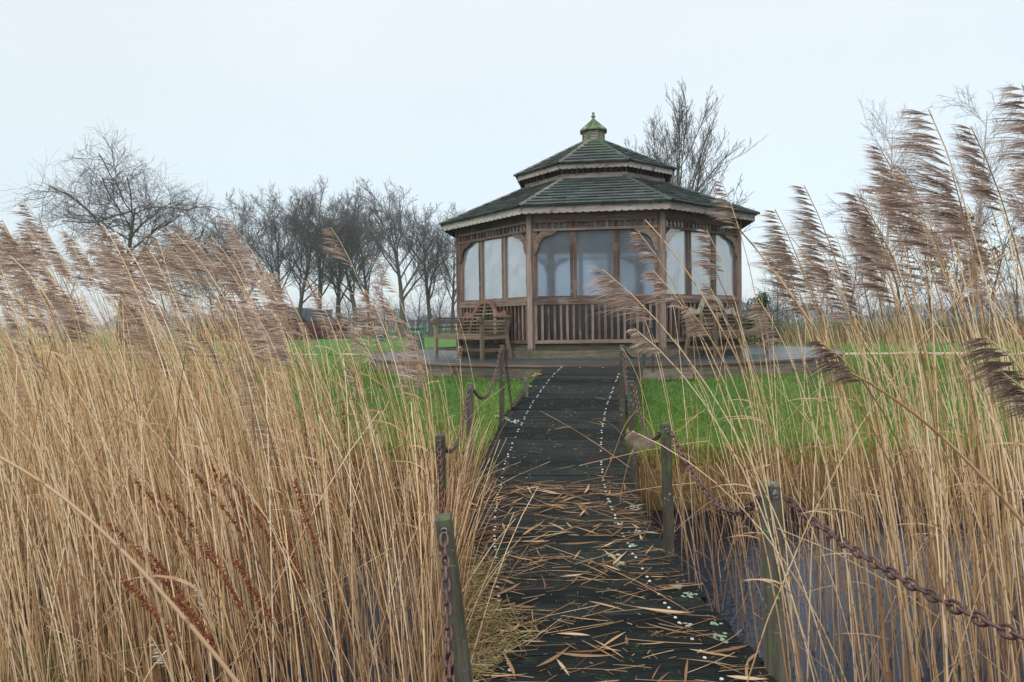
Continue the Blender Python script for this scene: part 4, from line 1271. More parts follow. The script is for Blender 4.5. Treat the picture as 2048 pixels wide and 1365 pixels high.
m = MB(); m.box((x, y, zg + .20), .46, .4, .40); m.build('body', M['bin'], o); m = MB(); m.box((x, y, zg + .41), .52, .46, .035); m.build('lid', M['bin'], o)
# metal fence at the back of the lawn
yf = 52.0; o = empty('metal_fence', (xy(800, yf), yf, .65)); tag(o, 'dark upright-bar metal fence behind the tree trunks', 'fence')
xa, xb = xy(690, yf), xy(930, yf); m = MB()
for h in (.85, 1.75): m.box(((xa + xb) / 2, yf, h + .1), xb - xa, .03, .05)
m.build('rail', M['fence'], o)
for i in range(5): m = MB(); m.box((xa + (xb - xa) * i / 4, yf, 1.3), .07, .07, 1.3); m.build('post', M['fence'], o)
m = MB()
xs = np.arange(xa, xb, .13); m.tubes(np.stack([np.column_stack([xs, xs * 0 + yf, xs * 0 + .75]), np.column_stack([xs, xs * 0 + yf, xs * 0 + 1.95])], 1), .012, 4); m.build('bar_panel', M['fence'], o)
# brush, rough grass and far woods: nobody could count these
def blades(m, n_, xf, yf_, zf, hmin, hmax, w, lean=(0, 0), spread=.35, r=None, K=3, rb=None):
    x = xf(n_); y = yf_(n_); z = zf(x, y); h = r.uniform(hmin, hmax, n_)
    d = r.normal(0, spread, (n_, 2)) + lean
    t = np.linspace(0, 1, K)
    P = np.zeros((n_, K, 3)); P[..., 0] = x[:, None] + d[:, :1] * h[:, None] * t ** 2; P[..., 1] = y[:, None] + d[:, 1:] * h[:, None] * t ** 2
    P[..., 2] = z[:, None] - .01 + h[:, None] * t * (1 - .25 * np.hypot(d[:, :1], d[:, 1:]) * t)
    a = r.uniform(0, 6.28, n_); S = np.column_stack([np.cos(a), np.sin(a) * .5, 0 * a])
    W_ = w * np.array([1, .8, .05])[None] if K == 3 else w * np.linspace(1, .1, K)[None]
    m.ribbons(P, np.repeat(W_, n_, 0), S, rb if rb is not None else r.random(n_))
r = np.random.default_rng(17)
m = MB(); blades(m, 5200, lambda n: r.uniform(4.5, 26, n), lambda n: r.uniform(22.5, 29, n), ground_z, .5, 1.15, .009, (-.15, 0), .2, r)
tag(m.build('rough_grass', M['straw']), 'band of beige rough grass along the far right edge of the lawn', 'grass', kind='stuff')
m = MB(); tw = []
n_ = 1500; x = r.uniform(4.5, 28, n_); y = r.uniform(24, 31, n_)
P0 = np.column_stack([x, y, ground_z(x, y)]); P = grow(r, P0, np.column_stack([r.normal(0, .35, n_), r.normal(0, .2, n_), np.ones(n_)]), r.uniform(.8, 2.0, n_), 5, .10, .02)
m.tubes(P, .007 * np.linspace(1, .4, 5)[None], 3)
pos, D, L, rad = spawn(r, P, np.full((n_, 5), .006), np.ones(n_) * 1.1, 4, .3, 1, 38, 12, .4, .3, .2, .8)
m.tubes(grow(r, pos, D, L, 4, .12, .03), .0045 * np.linspace(1, .5, 4)[None], 3)
tag(m.build('scrub', M['twig']), 'low tangle of bare brown scrub beyond the lawn on the right', 'scrub', kind='stuff')
m = MB(); n_ = 700; x = r.uniform(-32, -2, n_); y = r.uniform(54, 66, n_)
P0 = np.column_stack([x, y, ground_z(x, y)]); P = grow(r, P0, np.column_stack([r.normal(0, .35, n_), r.normal(0, .2, n_), np.ones(n_)]), r.uniform(1.2, 3.4, n_), 5, .10, .02)
m.tubes(P, .014 * np.linspace(1, .4, 5)[None], 3)
pos, D, L, rad = spawn(r, P, np.full((n_, 5), .01), np.ones(n_) * 2.2, 5, .2, 1, 38, 12, .4, .3, .2, .8)
m.tubes(grow(r, pos, D, L, 4, .12, .03), .008 * np.linspace(1, .5, 4)[None], 3)
tag(m.build('undergrowth', M['twig']), 'bare undergrowth behind the row of tall trees on the left', 'undergrowth', kind='stuff')
# far-off wood on the horizon
m = MB(); n_ = 26000; ang = r.uniform(-1.0, 1.0, n_); dist = r.uniform(420, 520, n_)
hh = 7 + 3.5 * np.sin(ang * 23) + 2.5 * np.sin(ang * 61 + 1) + 1.5 * np.sin(ang * 140)
x = np.sin(ang) * dist; y = np.cos(ang) * dist; z = .6 + np.clip(hh, 1.5, 13) * r.random(n_) ** .7
p = np.column_stack([x, y, z]); a3 = r.normal(0, 1, (n_, 3)); a3 /= np.linalg.norm(a3, axis=1)[:, None]; b3 = np.cross(a3, r.normal(0, 1, (n_, 3))); b3 /= np.linalg.norm(b3, axis=1)[:, None]
m.quads(np.stack([p - a3 * 1.0, p + b3 * .7, p + a3 * 1.0, p - b3 * .7], 1), r.random(n_))
M['far'] = simple('far_wood_foliage', (.10, .12, .11), .9)
tag(m.build('distant_wood', M['far']), 'faint blue grey line of woods on the horizon', 'woods', kind='stuff')
# ------------------------------------------------------------------ reeds
def bez(A, C, B, K):
    t = np.linspace(0, 1, K)[None, :, None]
    return (1 - t) ** 2 * A[:, None] + 2 * t * (1 - t) * C[:, None] + t ** 2 * B[:, None]
def reed_paths(base, tip, K=12, r=rng, bend=.45):
    """stems stand fairly straight and bow over towards the tip"""
    base = np.atleast_2d(base); tip = np.atleast_2d(tip)
    d = tip - base; h = d[:, 2:3]
    C = base + np.column_stack([d[:, 0] * bend, d[:, 1] * bend, d[:, 2] * (.5 + (1 - bend) * .42)])
    P = bez(base, C, tip, K)
    wob = r.normal(0, .006, (len(base), 1, 3)) * np.sin(np.linspace(0, 1, K) * math.pi * 2)[None, :, None]
    wob[..., 2] = 0
    return P + wob
def plume_strands(P, Lp, tufts, per, width, r, droop=.24, wind=(-1, -.05, 0.0), full=1.0):
    """P (K,3) path of the stem; the plume occupies the last Lp metres"""
    seg = np.linalg.norm(np.diff(P, axis=0), axis=1); s = np.concatenate([[0], np.cumsum(seg)]); Ltot = s[-1]
    q = (np.arange(tufts) + r.uniform(-.3, .3, tufts)) / tufts; q = np.clip(q, 0, 1)
    sp = Ltot - Lp * (1 - q)
    O = np.stack([np.interp(sp, s, P[:, j]) for j in range(3)], 1)
    O2 = np.stack([np.interp(sp - .02, s, P[:, j]) for j in range(3)], 1)
    T = O - O2; T /= np.linalg.norm(T, axis=1, keepdims=True)
    w = np.array(wind) + r.normal(0, .08, 3); w /= np.linalg.norm(w)
    ln = Lp * (.36 * (1 - q) ** .7 + .12) * full * np.exp(r.normal(0, .16, tufts)) * np.minimum(1, .55 + q * 4)
    d0 = T * .5 + w * .95 + r.normal(0, .09, (tufts, 3)) + np.array([0, 0, .05])
    O = np.repeat(O, per, 0); ln = np.repeat(ln, per) * r.uniform(.35, 1.0, tufts * per)
    D = np.repeat(d0, per, 0) + r.normal(0, .085, (tufts * per, 3)); D /= np.linalg.norm(D, axis=1, keepdims=True)
    st = np.repeat(r.random(tufts) * .35, per)
    off_ = r.uniform(0, .45, (len(O), 1)) * ln[:, None] * np.repeat(d0, per, 0) * .8
    u = np.linspace(0, 1, 5)[None, :, None]
    dr = np.array(w) * .22 + np.array([0, 0, -1]) * droop
    PP = (O + off_)[:, None] + ln[:, None, None] * (u * D[:, None] + u ** 2 * (dr + r.normal(0, .04, (len(O), 3)))[:, None])
    W = width * np.array([.35, .9, 1.0, .7, .08])[None] * r.uniform(.6, 1.3, (len(O), 1))
    S = np.cross(D, r.normal(0, 1, D.shape) + np.array([0, .6, 0])); S /= np.linalg.norm(S, axis=1, keepdims=True)
    rn = np.clip(st + r.random(len(O)) ** 1.3 * .7, 0, 1)
    return PP, W, S, rn

HI, MID, LOW = (17, 36, .0008), (14, 18, .0012), (11, 10, .0018)
def make_reed(tip, base, Lp, q, label, group, mat='plume', droop=.24, bend=.30, rad=.0034, full=1.0, leafy=True, name='reed'):
    P = reed_paths(base, tip, 14, rng, bend)
    m = MB(); o_ = P[0, 0]
    m.tubes(P, rad * (1 - np.linspace(0, 1, 14) * .55)[None], 5)
    if leafy and random.random() < .5:
        for _ in range(random.randint(1, 2)):
            i = random.randint(4, 9); L = random.uniform(.15, .32); t = np.linspace(0, 1, 6)[:, None]
            lp = P[0, i] + L * (t * np.array([-.55, random.uniform(-.3, .3), .75]) + t ** 2 * np.array([-.4, 0, -.55]))
            m.ribbons(lp[None], np.array([[.002, .006, .007, .005, .003, .0004]]), np.array([[.2, .9, .2]]))
    o = m.build(name, M['reed'], smooth=True, origin=o_)
    tag(o, label, 'reed', group)
    PP, W, S, rn = plume_strands(P[0], Lp, q[0], q[1], q[2], rng, droop, full=full)
    m = MB(); m.ribbons(PP, W, S, rn); m.build('plume', M[mat], o)
    return o
def special(tu, tv, xb, d, Lp, label, q=HI, db=.25, **kw):
    """plumed reed whose tip is seen at (tu,tv) at distance d; xb: where its foot goes, in metres right of the tip"""
    tip = at_depth(tu, tv, d) + np.array([.05 * Lp / .3, 0, -.01]); Lp = Lp * .78; base = np.array([tip[0] + xb, d + db, -.45])
    yy = base[1]; px_c = np.interp(yy, PY, PX)
    if abs(base[0] - px_c) < HALF + .03: base[0] = px_c + (HALF + .05) * (1 if base[0] > px_c else -1)
    return make_reed(tip, base, Lp, q, label, 'plumed reeds seen singly', **kw)
special(1989, 163, .62, 1.62, .40, 'reed with the highest purple-brown plume, at the top right corner')
special(2062, 255, .60, 1.75, .38, 'reed with dark plume cut by the right edge, just under the highest one')
special(1797, 212, .58, 1.72, .46, 'reed with the biggest broad brown plume against the sky at right', full=1.2)
special(1900, 247, .60, 1.95, .36, 'reed with full plume between the biggest plume and the highest one')
special(1722, 288, .62, 2.05, .34, 'reed with drooping plume up left of the biggest one')
special(1672, 383, .64, 2.15, .40, 'reed with long feathery plume leaning out left of the big group')
special(1760, 345, .60, 2.0, .38, 'reed with thick dark plume tucked left under the biggest one')
special(1690, 470, .62, 2.25, .36, 'reed with ragged plume below the long feathery one')
special(1575, 366, .58, 2.45, .36, 'reed with the upright pointed plume standing right of the roof eave')
special(1518, 414, .58, 2.40, .34, 'reed with loose plume at roof height next to the upright pointed one')
special(1532, 470, .60, 2.5, .34, 'reed with loose plume a little below the eave, right of the gazebo')
special(1590, 455, .60, 2.6, .34, 'reed with loose plume bowing between two others right of the gazebo')
special(1420, 357, .42, 2.6, .26, 'reed with narrow plume standing in front of the right roof eave', q=MID)
special(1392, 455, .46, 2.75, .26, 'reed with thin plume in front of the right corner post of the gazebo', q=MID)
special(1258, 458, .50, 2.55, .20, 'reed with small plume in front of the bracket of the middle windows', q=MID, droop=.4)
special(1395, 498, .45, 2.8, .18, 'reed with tiny plume in front of the right windows', q=MID)
special(1400, 560, .46, 2.7, .18, 'reed with tiny plume above the right bench', q=MID)
special(1172, 534, 1.05, 2.30, .34, 'long reed bowing far left, its golden plume across the middle windows', bend=.35, droop=.45, full=1.1)
special(1283, 535, .66, 2.4, .24, 'reed with plume crossing the right pane of the middle windows', q=MID, droop=.4)
special(1252, 652, .62, 2.2, .17, 'reed nodding in front of the middle railing beside the leaning post', droop=.5)
special(1357, 608, .55, 2.4, .18, 'reed nodding in front of the right bench armrest', q=MID, droop=.5)
special(1493, 592, .55, 2.3, .24, 'reed with curved plume just right of the gazebo corner at bench height', droop=.5)
special(1600, 672, .60, 1.75, .26, 'reed with dark curved plume hanging over the right deck edge', mat='plume_dark', droop=.5, bend=.12, q=(10, 34, .0009), full=1.15)
special(1930, 664, .66, 1.50, .26, 'reed with dark drooping plume low at the right edge, upper of two', mat='plume_dark', droop=.5, bend=.12, q=(10, 34, .0009), full=1.15)
special(1965, 735, .60, 1.42, .24, 'reed with dark drooping plume low at the right edge, lower of two', mat='plume_dark', droop=.55, bend=.12, q=(10, 34, .0009), full=1.15)
special(1250, 857, 1.05, 2.35, .15, 'reed with small plume hanging over the right edge of the boardwalk', droop=.9, bend=.3)
special(1560, 545, .55, 2.7, .26, 'reed with light plume below the loose group right of the gazebo', q=MID)
special(1640, 560, .6, 2.6, .28, 'reed with thin plume in the gap between the two right-hand groups', q=MID)
# left
special(918, 690, .16, 5.2, .17, 'small curled reed head standing before the left bench', q=MID, droop=.7, bend=.1)
special(643, 452, .50, 4.3, .36, 'tallest slim reed plume in front of the middle of the tree row', q=MID)
special(742, 515, .50, 4.4, .32, 'reed plume reaching left in front of the tree row near its right end', q=MID)
special(425, 428, .60, 3.9, .42, 'broad dark reed plume just right of the willow crown', q=MID)
special(30, 402, .50, 3.6, .30, 'reed plume standing highest at the far left edge', q=MID)
special(335, 447, .70, 3.6, .36, 'long bowed reed plume in front of the lower willow branches', q=MID, droop=.4)
special(228, 905, .28, 1.75, .16, 'pale thin seed head close to the viewer at lower left', q=(12, 14, .0011), mat='plume_pale', full=.35, rad=.0026)
special(372, 1158, .04, 1.25, .10, 'short pale blurred seed head low at left', q=(12, 14, .0009), mat='plume_pale', full=.35, rad=.002)
special(283, 1262, .03, 1.15, .10, 'lowest pale seed head near the bottom left', q=(12, 14, .0009), mat='plume_pale', full=.35, rad=.002)

# many more plumed reeds: tips below an uneven upper outline, at real distances over the ditch
envx = [-80, 0, 50, 120, 200, 300, 400, 470, 530, 590, 650, 700, 760, 820, 880]
envy = [425, 430, 425, 450, 440, 455, 432, 450, 520, 560, 500, 560, 540, 640, 690]
RL = 'dry tan reed with wind-combed purple-brown plume in the dense bed left of the boardwalk'
RR = 'dry tan reed with wind-combed purple-brown plume in the open bed right of the boardwalk'
cand = []
n_ = 270
for i in range(n_):
    u = random.uniform(-80, 560) if random.random() < .86 else random.uniform(520, 860)
    d = random.uniform(2.9, 6.6)
    top = np.interp(u, envx, envy)
    v = top + abs(random.gauss(0, 1)) * (120 if u < 560 else 120) + 8
    tip = at_depth(u, v, d)
    if not (1.25 < tip[2] < 2.95): continue
    cand.append((tip, d, 0))
for i in range(72):
    if random.random() < .84: u = random.uniform(1690, 2130); top = np.interp(u, [1640, 1760, 1880, 2100], [430, 330, 330, 260]); v = top + abs(random.gauss(0, 1)) * 105
    else: u = random.uniform(1500, 1720); v = 470 + abs(random.gauss(0, 1)) * 60
    d = random.uniform(2.2, 4.6)
    tip = at_depth(u, v, d)
    if not (1.2 < tip[2] < 2.9): continue
    cand.append((tip, d, 1))
def clear_x(x, y, side):
    c = np.interp(y, PY, PX)
    return min(x, c - HALF - .06) if side == 0 else max(x, c + HALF + .06)
cand.sort(key=lambda c: c[1])
bed = [MB(), MB()]; bedpl = [MB(), MB()]
cnt_ = [0, 0]
for tip, d, side in cand:
    h = tip[2] + .45; bx = tip[0] + h * random.uniform(.13, .27); by = d + random.uniform(-.15, .35)
    bx = clear_x(bx, by, side); base = np.array([bx, by, -.45]); Lp = random.uniform(.20, .32)
    q = HI if d < 2.6 else (MID if d < 4.0 else LOW)
    lim = (150, 75)[side]
    if cnt_[side] < lim:
        cnt_[side] += 1
        make_reed(tip, base, Lp, q, (RL, RR)[side], ('plumed reeds left of the boardwalk', 'plumed reeds right of the boardwalk')[side], full=random.uniform(.6, 1.1), droop=random.uniform(.08, .42), bend=random.uniform(.22, .36), leafy=d < 4)
    else:
        P = reed_paths(base, tip, 12, rng, .3); bed[side].tubes(P, .0034 * (1 - np.linspace(0, 1, 12) * .5)[None], 3)
        PP, W, S, rn = plume_strands(P[0], Lp, *q[:3], rng, random.uniform(.22, .42)); bedpl[side].ribbons(PP, W, S, rn)

# the mass of bare stems
def stems(side, n_, r, umin, umax, dmin, dmax, wfun, hmin, hmax, rad=(.0020, .0042)):
    u = r.uniform(umin, umax, n_ * 3); u = u[r.random(len(u)) < wfun(u)][:n_]; n_ = len(u)
    d = dmin + (dmax - dmin) * r.random(n_) ** .8
    x = (u - 1024) / (FOC * 2048) * d
    c = np.interp(d, PY, PX)
    ok = (x < c - HALF - .05) if side == 0 else (x > c + HALF + .05)
    x, d, u = x[ok], d[ok], u[ok]; n_ = len(x)
    h = r.uniform(hmin, hmax, n_) * (1 - .0 * d); lean = np.abs(r.normal(.14, .09, n_)) + (r.random(n_) < .1) * r.uniform(-.5, .3, n_)
    zb = np.maximum(-.50, ground_z(x, d) - .05)
    base = np.column_stack([x + h * lean * .5, d, zb]); tip = base + np.column_stack([-h * lean, r.normal(0, .08, n_) * h, h])
    base[:, 0] = np.where(side == 0, np.minimum(base[:, 0], np.interp(d, PY, PX) - HALF - .04), base[:, 0])
    P = reed_paths(base, tip, 8, r, .35)
    R = r.uniform(rad[0], rad[1], n_)[:, None] * (1 - np.linspace(0, 1, 8) * .5)[None]
    return P, R
r = np.random.default_rng(23)
P, R = stems(0, 1900, r, -420, 960, 1.9, 6.95, lambda u: np.interp(u, [-420, 400, 600, 800, 900, 960], [1, .9, .38, .22, .2, .2]), 1.0, 2.15); bed[0].tubes(P, R, 3)
P, R = stems(0, 430, r, -420, 520, 2.7, 6.9, lambda u: np.ones_like(u), 1.9, 2.35); bed[0].tubes(P, R, 3)
P, R = stems(1, 420, r, 1230, 2350, 1.9, 7.1, lambda u: np.interp(u, [1230, 1330, 1500, 1700, 2050, 2400], [.35, .4, .42, .8, 1, 1]), .7, 2.3); bed[1].tubes(P, R, 3)
P, R = stems(1, 200, r, 1650, 2400, 1.7, 5.0, lambda u: np.ones_like(u), 1.9, 2.5); bed[1].tubes(P, R, 3)
P, R = stems(1, 190, r, 1330, 2350, 3.2, 6.6, lambda u: np.ones_like(u), .3, 1.1); bed[1].tubes(P, R, 3)
P, R = stems(0, 300, r, 60, 960, 2.4, 6.6, lambda u: np.ones_like(u), .3, 1.3); bed[0].tubes(P, R, 3)
P, R = stems(0, 650, r, -150, 760, 4.6, 6.9, lambda u: np.interp(u, [-150, 560, 760], [1, 1, .35]), 1.3, 2.1); bed[0].tubes(P, R, 3)
P, R = stems(0, 520, r, -200, 600, 4.2, 6.9, lambda u: np.interp(u, [-150, 420, 600], [1, 1, .3]), 1.85, 2.35); bed[0].tubes(P, R, 3)
# clump crowding the left edge of the boardwalk
n_ = 330; y = r.uniform(2.7, 6.2, n_); x = np.interp(y, PY, PX) - HALF - r.gamma(1.3, .09, n_) - .04
h = r.uniform(.6, 1.5, n_) - np.clip((y - 4.8) * .25, 0, 1); base = np.column_stack([x, y, np.full(n_, -.45)]); tip = base + np.column_stack([r.normal(.08, .16, n_) * h, r.normal(0, .08, n_), h])
bed[0].tubes(reed_paths(base, tip, 8, r), r.uniform(.002, .0045, n_)[:, None] * (1 - np.linspace(0, 1, 8) * .5)[None], 3)
# broken stems leaning every way
for side, n_ in ((0, 230), (1, 120)):
    y = r.uniform(2.3, 6.4, n_); c = np.interp(y, PY, PX)
    x = c - HALF - .1 - r.random(n_) ** 1.3 * y * .75 if side == 0 else c + HALF + .1 + r.random(n_) ** 1.3 * y * .6
    a = r.normal(0, 1, n_) * .9; L = r.uniform(.5, 1.5, n_); el = r.uniform(.25, 1.25, n_)
    base = np.column_stack([x, y, r.uniform(-.42, .1, n_)])
    d = np.column_stack([np.sin(a) * np.cos(el) * np.where(r.random(n_) < .65, -1, 1), np.cos(a) * np.cos(el) * .5, np.sin(el)]) * L[:, None]
    bed[side].tubes(reed_paths(base, base + d, 6, r), r.uniform(.0018, .0035, n_)[:, None] * (1 - np.linspace(0, 1, 6) * .5)[None], 3)
    # dry leaves still on the stems, blown to the left
    n2 = 600 if side == 0 else 200
    y = r.uniform(3.2, 6.5, n2); c = np.interp(y, PY, PX)
    x = c - HALF - .2 - r.random(n2) * y * .85 if side == 0 else c + HALF + .2 + r.random(n2) * y * .7
    o_ = np.column_stack([x, y, r.uniform(-.2, 1.3, n2)]); t = np.linspace(0, 1, 5)[None, :, None]; L = r.uniform(.10, .30, n2)[:, None, None]
    d1 = np.column_stack([r.normal(-.5, .4, n2), r.normal(0, .3, n2), r.uniform(-.2, .9, n2)])[:, None]; d2 = np.column_stack([r.normal(-.3, .2, n2), r.normal(0, .1, n2), r.uniform(-.8, -.1, n2)])[:, None]
    S = r.normal(0, 1, (n2, 3)); S /= np.linalg.norm(S, axis=1)[:, None]
    bed[side].ribbons(o_[:, None] + L * (t * d1 + t ** 2 * d2), .0034 * np.array([.4, 1, .9, .6, .05])[None] * r.uniform(.5, 1.3, (n2, 1)), S)
o = bed[0].build('reed_bed', M['reed'], smooth=True); tag(o, 'dense bed of countless dry tan reed stems in the ditch left of the boardwalk', 'reeds', kind='stuff')
o = bed[1].build('reed_bed', M['reed'], smooth=True); tag(o, 'open bed of countless dry tan reed stems over the dark water right of the boardwalk', 'reeds', kind='stuff')
for side in (0, 1):
    if bedpl[side].n:
        o = bedpl[side].build('reed_plumes', M['plume']); tag(o, 'mass of further reed plumes deep in the %s reed bed' % ('left', 'right')[side], 'reeds', kind='stuff')
# a few very close stems crossing the view
for (u0, v0), (u1, v1), d, rad, lab in (((0, 915), (480, 1372), 1.25, .0040, 'thick pale reed stem slanting right across the lower left corner'),
        ((262, 1010), (352, 1400), 1.6, .0038, 'pale reed stem close to the viewer under the pale seed head'),
        ((1700, 745), (2070, 1075), 1.5, .0042, 'thick pale reed stem slanting down to the right edge over the chain'),
        ((1470, 450), (1900, 1210), 2.0, .0030, 'long thin reed stem slanting from the gazebo corner down over the lawn'),
        ((1290, 440), (1600, 1000), 2.3, .0030, 'long reed stem slanting from the middle windows down across the right grass'),
        ((1080, 822), (1262, 937), 5.6, .0035, 'single pale reed stem fallen across the ramp planks'),
        ((1158, 932), (1420, 882), 4.9, .0030, 'pale reed stem reaching flat over the right edge of the boardwalk'),
        ((1203, 964), (1275, 820), 5.0, .0030, 'pale reed stem sloping up from the boardwalk to the right edge'),
        ((1240, 1005), (1272, 880), 4.6, .0026, 'short reed stem sloping over the right boardwalk edge near the mossy post'),
        ((1120, 1010), (1400, 965), 5.6, .0030, 'reed stem lying almost level over the boardwalk toward the mossy post')):
    a = at_depth(u0, v0, d); b = at_depth(u1, v1, d * (.98 if d < 4 else 1))
    if d > 5.4 and v0 == 822:
        a = at_depth(u0, v0, 7.9); b = at_depth(u1, v1, 6.2); a[2] = pz(7.9) + .01; b[2] = pz(6.2) + .02
    m = MB(); P = reed_paths(a if a[2] < b[2] else b, b if a[2] < b[2] else a, 12, rng, .5); m.tubes(P, rad * (1 - np.linspace(0, 1, 12) * .35)[None], 6)
    o = m.build('bare_reed', M['reed'], smooth=True, origin=P[0, 0]); tag(o, lab, 'reed', 'single bare reed stems')

# ------------------------------------------------------------------ dock stalks with rusty seed
def dock(tip, base, lab, branches=0):
    P = reed_paths(base, tip, 12, rng, .5); m = MB(); m.tubes(P, .0024 * (1 - np.linspace(0, 1, 12) * .5)[None], 4, np.array([.15]))
    o = m.build('dock_stalk', M['dock'], smooth=True, origin=P[0, 0]); tag(o, lab, 'plant', 'rusty brown dock stalks')
    s = np.linspace(.46, 1, 220) + rng.uniform(-.003, .003, 220); s = np.clip(s + .012 * np.sin(s * 130), 0, 1)
    O = np.stack([np.interp(s * 11, np.arange(12), P[0, :, j]) for j in range(3)], 1) + rng.normal(0, .0045, (220, 3))
    m = MB(); nq = 4
    O = np.repeat(O, nq, 0) + rng.normal(0, .0025, (220 * nq, 3)); a = rng.normal(0, 1, O.shape); a /= np.linalg.norm(a, axis=1)[:, None]; b = np.cross(a, rng.normal(0, 1, O.shape)); b /= np.linalg.norm(b, axis=1)[:, None]
    z_ = .0034 * rng.uniform(.6, 1.2, (len(O), 1)); m.quads(np.stack([O - a * z_, O + b * z_, O + a * z_, O - b * z_], 1), rng.random(len(O)))
    m.build('seeds', M['dock'], o)
for (u, v, du, d) in ((607, 815, 40, 3.8), (630, 858, 20, 3.7), (655, 872, 25, 3.9), (686, 810, 30, 4.0), (706, 880, 25, 3.9), (722, 918, -30, 3.8), (640, 935, 50, 3.5)):
    t_ = at_depth(u, v, d); b_ = at_depth(u + du, 1200, d); b_[2] = -.45
    dock(t_, b_, 'upright rusty dock stalk in the reeds left of the boardwalk, middle distance')
for (u, v, u2, v2, d) in ((380, 940, 600, 1290, 2.6), (215, 1045, 480, 1400, 2.3), (270, 960, 500, 1330, 2.5), (330, 990, 540, 1330, 2.6), (450, 950, 640, 1300, 2.8), (510, 1010, 700, 1390, 2.6), (245, 1160, 430, 1420, 2.1), (590, 960, 690, 1330, 2.5), (470, 1120, 600, 1390, 2.2), (350, 1200, 500, 1420, 2.0), (420, 930, 560, 1250, 2.9), (400, 1090, 560, 1400, 2.4), (560, 1040, 640, 1330, 2.7), (300, 1110, 470, 1400, 2.3)):
    dock(at_depth(u, v, d), at_depth(u2, v2, d), 'slanting rusty dock stalk low in the reeds at left, close to the viewer')
n_ = 34   # branching brown stalks near the left edge of the walk
for i in range(5):
    y = random.uniform(3.0, 4.6); x = np.interp(y, PY, PX) - HALF - random.uniform(.1, .35)
    lv_ = bare_tree(200 + i, random.uniform(.9, 1.2), .004, [dict(n=7, t0=.3, t1=1, a=35, asd=10, r=.5, tp=.3, k=5, w=.08, g=.08, rr=.6, rmin=.0018), dict(n=4, t0=.2, a=35, asd=12, r=.5, tp=.3, k=4, w=.1, g=.05, rr=.7, rmin=.0012)], .05)
    m = MB(); o_ = np.array([x, y, -.40])
    for P, R in lv_: m.tubes(P + o_, R, 4, np.full(len(P), .35))
    o = m.build('dock_stalk', M['dock'], origin=o_); tag(o, 'leafless branching red-brown stalk at the left edge of the boardwalk', 'plant', 'branching red-brown stalks')

# ------------------------------------------------------------------ litter on the boardwalk
def on_path(y, off, lift=0.0):
    p, t, s, n = path_frame(y); return p + s * off + n * lift, t, s, n
for i in range(250):
    if i < 228:
        y = 2.35 + 3.5 * random.random() ** .85; off_ = random.uniform(-.66, .68)
    else:
        y = random.uniform(5.9, 8.4); off_ = random.uniform(-.55, .6)
    L = random.uniform(.09, .30); wd = random.uniform(.004, .0098) if i < 228 else .004
    a = random.gauss(0, .95) + (math.pi if random.random() < .5 else 0)
    p, t, s, n = on_path(y, off_, .004 + random.random() ** 2 * .022)
    d = s * math.cos(a) + t * math.sin(a); sd = np.cross(n, d)
    tt = np.linspace(-.5, .5, 8)[:, None]; bow = random.uniform(-.10, .10); cur = random.uniform(0, .07); tilt = random.uniform(-.03, .03)
    P = p + L * (tt * d + (tt ** 2) * bow * 2 * sd + n * ((tt ** 2) * cur + tt * tilt + .008 / L * 0)) + n * abs(tilt) * L * .5
    W = wd * np.array([.06, .55, .95, 1, .9, .65, .35, .04])
    rl_ = random.uniform(-.4, .4); S = sd * math.cos(rl_) + n * math.sin(rl_)
    m = MB(); m.ribbons(P[None], W[None], S[None], np.array([random.random()]))
    o = m.build('fallen_leaf', M['litter'], origin=p, smooth=True); tag(o, 'dry orange-brown reed leaf fallen on the dark planks of the boardwalk', 'leaf', 'fallen reed leaves on the boardwalk')
r = np.random.default_rng(77)
m = MB()
def straw(n_, y, off_, L, a, rad, lift, lz):
    P = []
    for i in range(n_):
        p, t, s, n = on_path(y[i], off_[i], lift[i]); d = s * math.cos(a[i]) + t * math.sin(a[i]); sd = np.cross(n, d)
        tt = np.linspace(-.5, .5, 6)[:, None]; P.append(p + L[i] * (tt * d + tt ** 2 * sd * r.normal(0, .12)) + n * tt * L[i] * lz[i])
    return np.array(P)
n_ = 340
y = 2.3 + 3.7 * r.random(n_) ** .9; y[:30] = 5.75 + r.normal(0, .07, 30); a = r.normal(0, .5, n_); a[:30] = r.normal(0, .12, 30)
P = straw(n_, y, r.uniform(-.66, .66, n_), r.uniform(.08, .40, n_), a, 0, .006 + r.random(n_) ** 2 * .02, r.normal(0, .012, n_))
m.tubes(P, (r.uniform(.0010, .0022, n_)[:, None]) * np.ones((1, 6)), 4)
n_ = 900; y = 2.3 + 6.5 * r.random(n_) ** 1.5; L = r.uniform(.006, .04, n_)
P = straw(n_, y, r.uniform(-.68, .68, n_), L, r.uniform(0, 6.28, n_), 0, np.full(n_, .0035), np.zeros(n_))
m.tubes(P, (r.uniform(.0008, .002, n_)[:, None]) * np.ones((1, 6)), 3)
o = m.build('reed_litter', M['litter']); tag(o, 'scattered broken reed straws and crumbs over the boardwalk planks', 'litter', kind='stuff')
m = MB(); n_ = 1500
y = r.normal(3.7, .38, n_); off_ = -.65 + np.abs(r.normal(0, .105, n_)) * (1 + .5 * np.sin(y * 6)); L = r.uniform(.05, .16, n_)
hl = np.exp(-((y - 3.7) / .5) ** 2) * np.exp(-((off_ + .58) / .14) ** 2)
P = straw(n_, y, off_, L, r.uniform(0, 6.28, n_), 0, .004 + r.random(n_) * .055 * hl, r.normal(0, .14, n_) * hl)
m.tubes(P, (r.uniform(.0012, .0028, n_)[:, None]) * np.ones((1, 6)), 4)
o = m.build('straw_heap', M['straw']); tag(o, 'matted heap of olive yellow straw on the left edge of the boardwalk', 'straw', kind='stuff')

